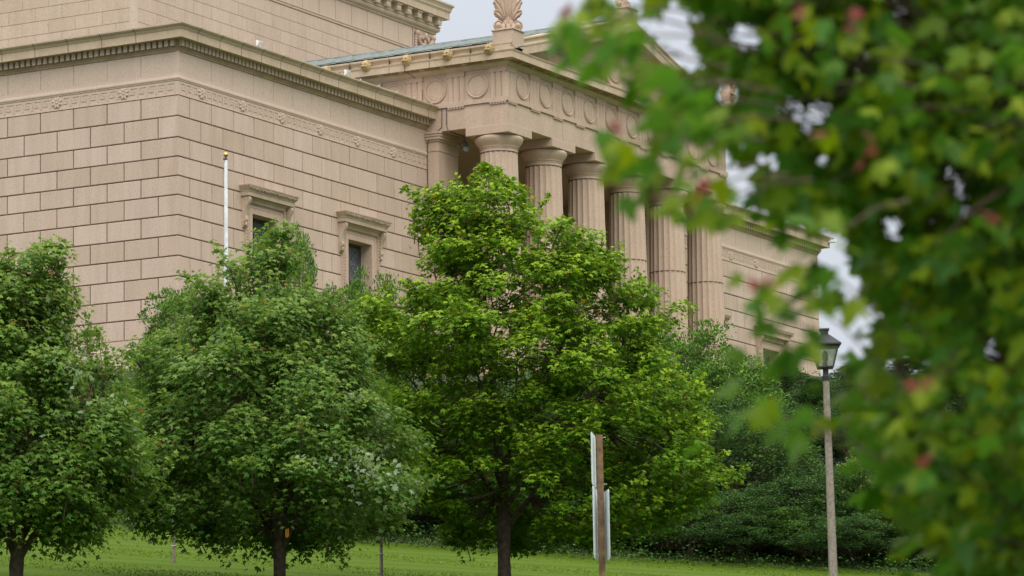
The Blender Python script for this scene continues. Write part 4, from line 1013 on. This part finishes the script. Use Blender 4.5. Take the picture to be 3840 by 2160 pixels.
# ------------------------------------------------------------------ near maple, out of focus on the right
base = spot(4650, 8.2); root = empty('maple_tree', base)
tag(root, 'near out-of-focus maple hanging into the right side of the picture, with red young leaves', 'tree')
rg = np.random.default_rng(77); rr = random.Random(77)
def edge(py): return np.interp(py, [-300, 0, 120, 260, 380, 480, 600, 720, 850, 960, 1080, 1180, 1300, 1420, 1600, 1760, 1900, 2050, 2200, 2500], [2400, 2480, 2560, 2520, 2620, 2740, 2780, 2900, 3080, 3170, 3230, 3170, 3200, 3140, 3170, 3300, 3390, 3440, 3560, 3700])
pts_ = []; yg = []; cl_ = []
tries = 0
while len(pts_) < 1750 and tries < 60000:
    tries += 1
    px_, py_ = (rg.uniform(2150, 4150), rg.uniform(-350, 2450)) if rg.random() < .82 else (rg.uniform(2400, 5200), rg.uniform(-900, 2700)); e = edge(py_)
    if px_ < e+(110 if py_ < 500 else 130): continue
    dens = .62+.38*min(1, max(0, (px_-e-100)/500))
    if rg.random() > dens: continue
    F_ = rg.uniform(7.6, 9.6)+(max(0, px_-2800)/1700)*rg.uniform(0, 4.5)
    pts_.append(at(px_, py_, F_)-base); cl_.append((px_, py_))
for _ in range(520):
    px_, py_ = rg.uniform(3050, 4400), rg.uniform(-300, 2400)
    if px_ < edge(py_)+420+rg.uniform(0, 200): continue
    pts_.append(at(px_, py_, rg.uniform(10.5, 14.5))-base)
# isolated sprays that reach out over the facade and sky
EXTRA = [(2130, 150, 7.0), (2270, 60, 7.2), (2330, 215, 7.1), (2420, 130, 7.3), (2400, 300, 7.2), (2560, 330, 7.0), (2290, 560, 7.0), (2490, 560, 7.1), (2540, 400, 7.4), (2640, 470, 7.2), (2470, 690, 7.4),
         (2600, 730, 7.1), (2700, 760, 7.2), (2850, 1130, 7.1), (2990, 1110, 7.2), (2860, 1545, 6.9), (3010, 1590, 7.0), (2960, 1290, 7.2), (3060, 980, 7.1), (3150, 870, 7.2), (2330, 20, 7.5)]
CL = [Vector(p) for p in pts_]; isol = [at(a, b, c)-base for a, b, c in EXTRA]
P_, T_, N_, SZ, YG, RD = [], [], [], [], [], []
def spray(c, n_, spread, k_sz=1.0):
    for i in range(n_):
        d = Vector((rr.gauss(0, 1), rr.gauss(0, 1), rr.gauss(0, .8))); p = c+d*spread
        side = -RH*rr.uniform(.1, 1)+Vector((rr.gauss(0, .6), rr.gauss(0, .6), -rr.uniform(.1, .9)))
        nn_ = Vector((rr.gauss(0, .7), rr.gauss(0, .7), 1))-FH*rr.uniform(-.5, 1.1)
        P_.append(p); T_.append(side); N_.append(nn_); SZ.append(rr.uniform(.038, .074)*k_sz); YG.append(max(0, min(1, rr.gauss(.30, .33)))); RD.append(0)
for c in CL: spray(c, 16, .06)
for c in isol: spray(c, 8, .034, 1.0)
REDS = [(2107, 45), (3030, 45), (3220, 70), (3075, 465), (2310, 490), (2640, 700), (3730, 810), (2880, 1035), (3440, 1430), (3450, 1735), (3280, 560)]
for a, b in REDS:
    c = at(a, b, 6.7)-base
    for q in range(3):
        P_.append(c+Vector((rr.gauss(0, .010), rr.gauss(0, .010), rr.gauss(0, .010)))); T_.append(-RH*rr.uniform(.2, 1)+Vector((0, 0, rr.uniform(-.6, .3)))+FH*rr.uniform(-.5, .5)); N_.append(Vector((rr.gauss(0, .4), rr.gauss(0, .4), 1))-FH*.8); SZ.append(rr.uniform(.022, .036)); YG.append(0); RD.append(1)
    for q in range(2):
        P_.append(c+Vector((rr.gauss(0, .014), rr.gauss(0, .014), -.02))); T_.append(-RH*.3+Vector((rr.gauss(0, .5), rr.gauss(0, .5), -1))); N_.append(-FH*rr.uniform(0, 1)+Vector((rr.gauss(0, .5), rr.gauss(0, .5), .7))); SZ.append(rr.uniform(.032, .056)); YG.append(rr.uniform(.3, .7)); RD.append(0)
arr = lambda L: np.array([tuple(v) for v in L])
# natural openings of the crown through which the sky shows
GAPS = [(2500, 95, 90), (2550, 175, 55), (2790, 140, 85), (2600, 235, 50), (2720, 345, 75), (3370, 35, 70), (3250, 195, 38), (3210, 270, 38), (2960, 390, 55), (3080, 410, 60), (3010, 480, 50), (2890, 610, 45), (3080, 610, 32),
        (2780, 690, 48), (3560, 640, 36), (3600, 705, 50), (3480, 840, 36), (3350, 850, 55), (3150, 900, 35), (3620, 800, 50), (3190, 1080, 50), (3130, 980, 60), (3260, 1190, 45), (3350, 1385, 55), (3430, 1370, 50), (3715, 1320, 55), (3560, 1530, 45), (3600, 1490, 40), (3120, 1290, 55), (2620, 60, 40)]
_P = arr(P_)+np.array(tuple(base-CAMP))+arr(T_)/np.linalg.norm(arr(T_), axis=1, keepdims=True)*np.array(SZ)[:, None]*.45; _d = _P@np.array(fw); _x = 1920+FPX*(_P@np.array(rt))/_d; _y = 1080-FPX*(_P@np.array(up))/_d
keep = np.ones(len(P_), bool)
for gx_, gy_, gr_ in GAPS: keep &= ~(np.hypot(_x-gx_, _y-gy_) < gr_*.75+.22*np.array(SZ)*FPX/_d)
P_, T_, N_, SZ, YG, RD = [[v for v, k in zip(L_, keep) if k] for L_ in (P_, T_, N_, SZ, YG, RD)]
leaves('crown', arr(P_), arr(T_), arr(N_), np.array(SZ), np.array(YG), T_MAPLE, M['leafN'], root, red=np.array(RD, float), curl=rg.uniform(.6, 2.6, len(P_)))
tb = MB(); hgt = 7.5
tb.tube([(0, 0, -.3), (0, 0, .8), (.05, 0, 2.2), (0, .05, 4.2), (.1, .1, hgt)], [.2, .15, .13, .10, .03], 12, True, .04); tb.build('trunk', M['bark'], root, smooth=True)
lm = MB(); tips = []
for i in range(9):
    z0_ = 1.0+.42*i; py_ = 2300-320*i; ex = edge(py_)+200; e = at(ex, py_, 9.8+.6*math.sin(i*2.1))-base
    p0 = Vector((0, 0, min(hgt*.8, z0_))); pts = []
    for q in range(9):
        u = q/8; v = p0.lerp(e, u); v.z += .12*math.sin(u*math.pi)+rr.uniform(-.02, .02); v += FH*rr.uniform(-.04, .04)*(u > 0); pts.append(v)
    lm.tube(pts, [.012*(1-u/9)+.003 for u in range(9)], 6, True); tips += pts[2:]
lm.build('limbs', M['bark'], root, smooth=True)
tw_ = MB(); TP = arr(tips)
for c in CL+isol:
    jn = int(np.argmin(((TP-np.array(tuple(c)))**2).sum(1))); p0 = Vector(TP[jn]); p0 = c+(p0-c)*min(1, .35/max(.01, (p0-c).length)); mid = p0.lerp(c, .5)+Vector((0, 0, .015)); tw_.tube([p0, mid, c], [.003, .0025, .002], 4, False)
tw_.build('twigs', M['twig'], root, fix=False)

# ------------------------------------------------------------------ street furniture
# flagpole
b0 = spot(853, 118); tp_ = at(849, 601, 118); H = tp_.z-b0.z
r = empty('flagpole', b0); tag(r, 'tall white flagpole with a gilded ball standing before the left wing', 'flagpole')
MB().tube([(0, 0, -.2), (0, 0, H*.5), (0, 0, H)], [.075, .065, .053], 16).build('pole', M['white'], r, smooth=True)
MB().ellip((0, 0, H+.18), ((.078, 0, 0), (0, .078, 0), (0, 0, .078)), 16, 10).build('finial_ball', M['gold'], r, smooth=True)
b = MB().lathe((0, 0, H), [(.055, 0), (.06, .03), (.035, .07), (.02, .11)], 12); b.box(-.11, -.025, .0+H, .03, .025, H+.045); b.build('truck', M['dark'], r)
MB().tube([(-.09, -.05, H), (-.10, -.06, H*.5), (-.09, -.05, 1.2)], .007, 4).build('halyard', M['white'], r)
# lamp post
b0 = spot(3130, 55); tp_ = at(3097, 1412, 55); H = tp_.z-b0.z; k = 55/FPX
r = empty('lamp_post', b0); tag(r, 'tall tapered concrete lamp post with a dark four-sided lantern', 'lamp post')
top_off = Vector((tp_.x-b0.x, tp_.y-b0.y, 0)); r.rotation_euler = (-math.atan2(top_off.y, H), math.atan2(top_off.x, H), 0)
n_ = 8; MB().tube([(0, 0, -.3), (0, 0, H*.5), (0, 0, H)], [.078, .061, .046], 8).build('pole', M['concrete'], r, smooth=False)
q = math.pi/4+YAW*-1
def sq(h, z): return [(h*math.sqrt(2)*math.cos(q+i*math.pi/2), h*math.sqrt(2)*math.sin(q+i*math.pi/2), z) for i in range(4)]
MB().lathe((0, 0, H), [(.055, -.06), (.06, 0), (.042, .03), (.042, .10), (.075, .13)], 12).build('post_collar', M['dark'], r)
fr_ = MB()
a, b_ = sq(.105, H+.13), sq(.185, H+.44)
for i in range(4): fr_.tube([a[i], b_[i]], .010, 5); fr_.tube([a[i], a[(i+1) % 4]], .012, 5); fr_.tube([b_[i], b_[(i+1) % 4]], .014, 5)
fr_.add(sq(.105, H+.125)+sq(.105, H+.145), [(0, 1, 2, 3), (4, 5, 6, 7), (0, 1, 5, 4), (1, 2, 6, 5), (2, 3, 7, 6), (3, 0, 4, 7)])
fr_.build('lantern_frame', M['dark'], r)
gl = MB(); a, b_ = sq(.100, H+.147), sq(.178, H+.435); gl.add(a+b_, [(0, 1, 5, 4), (1, 2, 6, 5), (2, 3, 7, 6), (3, 0, 4, 7)]); gl.build('lantern_glass', M['lampglass'], r, fix=True)
cp = MB(); cp.add(sq(.225, H+.445)+sq(.225, H+.465)+sq(.075, H+.60)+sq(.055, H+.61), [(0, 1, 2, 3)]+[(i+j*4, (i+1) % 4+j*4, (i+1) % 4+4+j*4, i+4+j*4) for j in range(3) for i in range(4)]+[(12, 13, 14, 15)])
cp.add(sq(.055, H+.61)+sq(.055, H+.67)+sq(.07, H+.672)+sq(.07, H+.70), [(i+j*4, (i+1) % 4+j*4, (i+1) % 4+4+j*4, i+4+j*4) for j in range(3) for i in range(4)]+[(12, 13, 14, 15)]); cp.build('lantern_cap', M['dark'], r)
bl = MB().lathe((0, 0, H+.13), [(.03, 0), (.03, .10), (.045, .12), (.045, .2), (.02, .24)], 12); bl.build('bulb_holder', M['dark'], r)
MB().box(-.02, -.02, H+.15, .035, .035, H+.21).build('ballast_box', M['dark'], r)
# sign post seen edge-on from behind
b0 = spot(2262, 50); tp_ = at(2247, 1632, 50); H = tp_.z-b0.z; k = 50/FPX
r = empty('sign_post', b0, YAW*-1); tag(r, 'square brown timber post carrying sign panels seen edge-on, right of the centre maple trunk', 'sign post')
po = MB(); lx = (tp_-b0).dot(RH); ly = 0
po.add([(x+o_, y, z) for z, o_ in ((-.4, 0), (H, lx)) for x, y in ((-.043, -.043), (.043, -.043), (.043, .043), (-.043, .043))], [(0, 1, 2, 3), (4, 5, 6, 7), (0, 1, 5, 4), (1, 2, 6, 5), (2, 3, 7, 6), (3, 0, 4, 7)])
po.build('post', M['wood'], r, bevel=.006)
def panel(cx, z0_, z1_, half, ang, name='sign_panel'):
    """rounded-corner plate of thickness 4 mm, nearly edge-on"""
    pr = []; c = .05
    for sx, sz_, a0 in ((1, 1, 0), (-1, 1, 90), (-1, -1, 180), (1, -1, 270)):
        for j_ in range(5):
            a = R(a0+22.5*j_); pr.append((sx*(half-c)+c*math.cos(a), (z0_+z1_)/2+sz_*((z1_-z0_)/2-c)+c*math.sin(a)))
    ca, sa = math.cos(ang), math.sin(ang); vs = []
    for th in (-.002, .002):
        for u, z in pr: vs.append((cx+u*ca-th*sa, u*sa+th*ca, z))
    m__ = len(pr); b = MB(); b.add(vs, [tuple(range(m__)), tuple(range(m__, 2*m__))]+[(i, (i+1) % m__, m__+(i+1) % m__, m__+i) for i in range(m__)]); return b.build(name, M['signback'], r)
zz = lambda py: (at(2250, py, 50)-b0).z
panel(lx-.080, zz(1822), zz(1627), .30, R(83.5)); panel(lx*.6-.078, zz(2098), zz(1828), .30, R(83.5)); panel(lx*.4+.064, zz(2105), zz(1842), .30, R(92+4))
bo = MB()
for py, s_ in ((1641, 1), (1816, 1), (1905, 1), (2080, 1)):
    z = zz(py); x = lx*min(1, z/H); bo.tube([(x-.09, 0, z), (x+.085, 0, z)], .006, 6)
bo.build('bolts', M['grey'], r)
# stakes, tags
for px_, F_, py_t, lab in ((652, 77, 2020, 'thin grey wooden stake on the lawn between the two left maples'), (1430, 75.5, 2040, 'thin grey wooden stake on the lawn between the dull green and bright maples')):
    b0 = at(px_, 2152 if px_ < 1000 else 2185, F_); b0 = Vector((b0.x, b0.y, gz(b0.x, b0.y))); tp_ = at(px_-2, py_t, F_); h = tp_.z-b0.z
    r = empty('stake', b0); tag(r, lab, 'stake', 'thin stakes on the lawn')
    MB().tube([(0, 0, -.3), (.01, 0, h*.5), (-.01, 0, h+.4)], [.036, .034, .030], 7, True, .08).build('stake_post', M['stake'], r)
    MB().tube([(.045*math.cos(t), .045*math.sin(t), h*.72+.01*math.sin(3*t)) for t in [i*math.pi/5 for i in range(11)]], .008, 4, False).build('tie_wire', M['grey'], r)
b0 = at(1077, 1985, 69.5); r = empty('hanging_tag', b0); tag(r, 'small orange-yellow tag hanging in the dull green maple beside its trunk', 'tag')
b = MB(); b.add([(RH.x*a+FH.x*c, RH.y*a+FH.y*c, z) for c in (-.004, .004) for a, z in ((-.035, 0), (.03, .02), (.036, -.12), (.0, -.155), (-.04, -.13))], [(0, 1, 2, 3, 4), (5, 6, 7, 8, 9)]+[(i, (i+1) % 5, 5+(i+1) % 5, 5+i) for i in range(5)]); b.build('tag_plate', M['orange'], r)
MB().tube([(0, 0, .0), (.01, 0, .15)], .004, 4).build('tag_string', M['cable'], r)
b0 = at(625, 2012, 77); r = empty('ribbon', b0); tag(r, 'pale yellow and white ribbon tied at the top of the left stake', 'ribbon')
b = MB(); b.tube([(0, 0, 0), (RH.x*.10, RH.y*.10, .05), (RH.x*.16, RH.y*.16, .11)], [.012, .02, .012], 4); b.tube([(0, 0, 0), (-RH.x*.06, -RH.y*.06, -.06)], [.012, .018], 4); b.build('ribbon_tail', plain('pale_ribbon', (.65, .66, .32), .6), r)

# ------------------------------------------------------------------ light
w = bpy.data.worlds.new('World'); scene.world = w; w.use_nodes = True; ns = w.node_tree.nodes; ls = w.node_tree.links
bg = ns['Background']; sky = ns.new('ShaderNodeTexSky'); sky.sky_type = 'NISHITA'; sky.sun_disc = False
SUN_EL, SUN_AZ = R(48), R(228)      # azimuth clockwise from +Y
sky.sun_elevation = SUN_EL; sky.sun_rotation = SUN_AZ; sky.air_density = 1.0; sky.dust_density = 6.0
tc = ns.new('ShaderNodeTexCoord'); sp = ns.new('ShaderNodeSeparateXYZ'); ls.new(tc.outputs['Generated'], sp.inputs[0])
g = ramp(ns, [(0, (.595, .633, .70)), (.22, (.614, .652, .714)), (.5, (1.35, 1.38, 1.42)), (1, (2.3, 2.3, 2.3))]); ls.new(sp.outputs[2], g.inputs[0])
n = nd(ns, 'ShaderNodeTexNoise', Scale=2.2, Detail=4.0); ls.new(tc.outputs['Generated'], n.inputs['Vector'])
nr = ramp(ns, [(.3, (.94, .945, .96)), (.7, (1.04, 1.035, 1.02))]); ls.new(n.outputs[0], nr.inputs[0])
cloud = mixc(ns, ls, 1.0, g.outputs[0], nr.outputs[0], 'MULTIPLY')
sk = ns.new('ShaderNodeVectorMath'); sk.operation = 'SCALE'; sk.inputs[3].default_value = .08; ls.new(sky.outputs[0], sk.inputs[0])
ls.new(mixc(ns, ls, .92, sk.outputs[0], cloud), bg.inputs[0]); bg.inputs[1].default_value = 1.0
sd = bpy.data.lights.new('sun', 'SUN'); sd.energy = 1.5; sd.angle = R(50); sd.color = (1, .97, .92)
so = bpy.data.objects.new('sun', sd); COL.objects.link(so)
dirv = Vector((math.sin(SUN_AZ)*math.cos(SUN_EL), math.cos(SUN_AZ)*math.cos(SUN_EL), math.sin(SUN_EL)))
so.rotation_euler = dirv.to_track_quat('Z', 'Y').to_euler(); so.location = (0, 0, 80)
scene.view_settings.view_transform = 'Standard'; scene.view_settings.look = 'None'; scene.view_settings.exposure = 0.26; scene.view_settings.gamma = 1
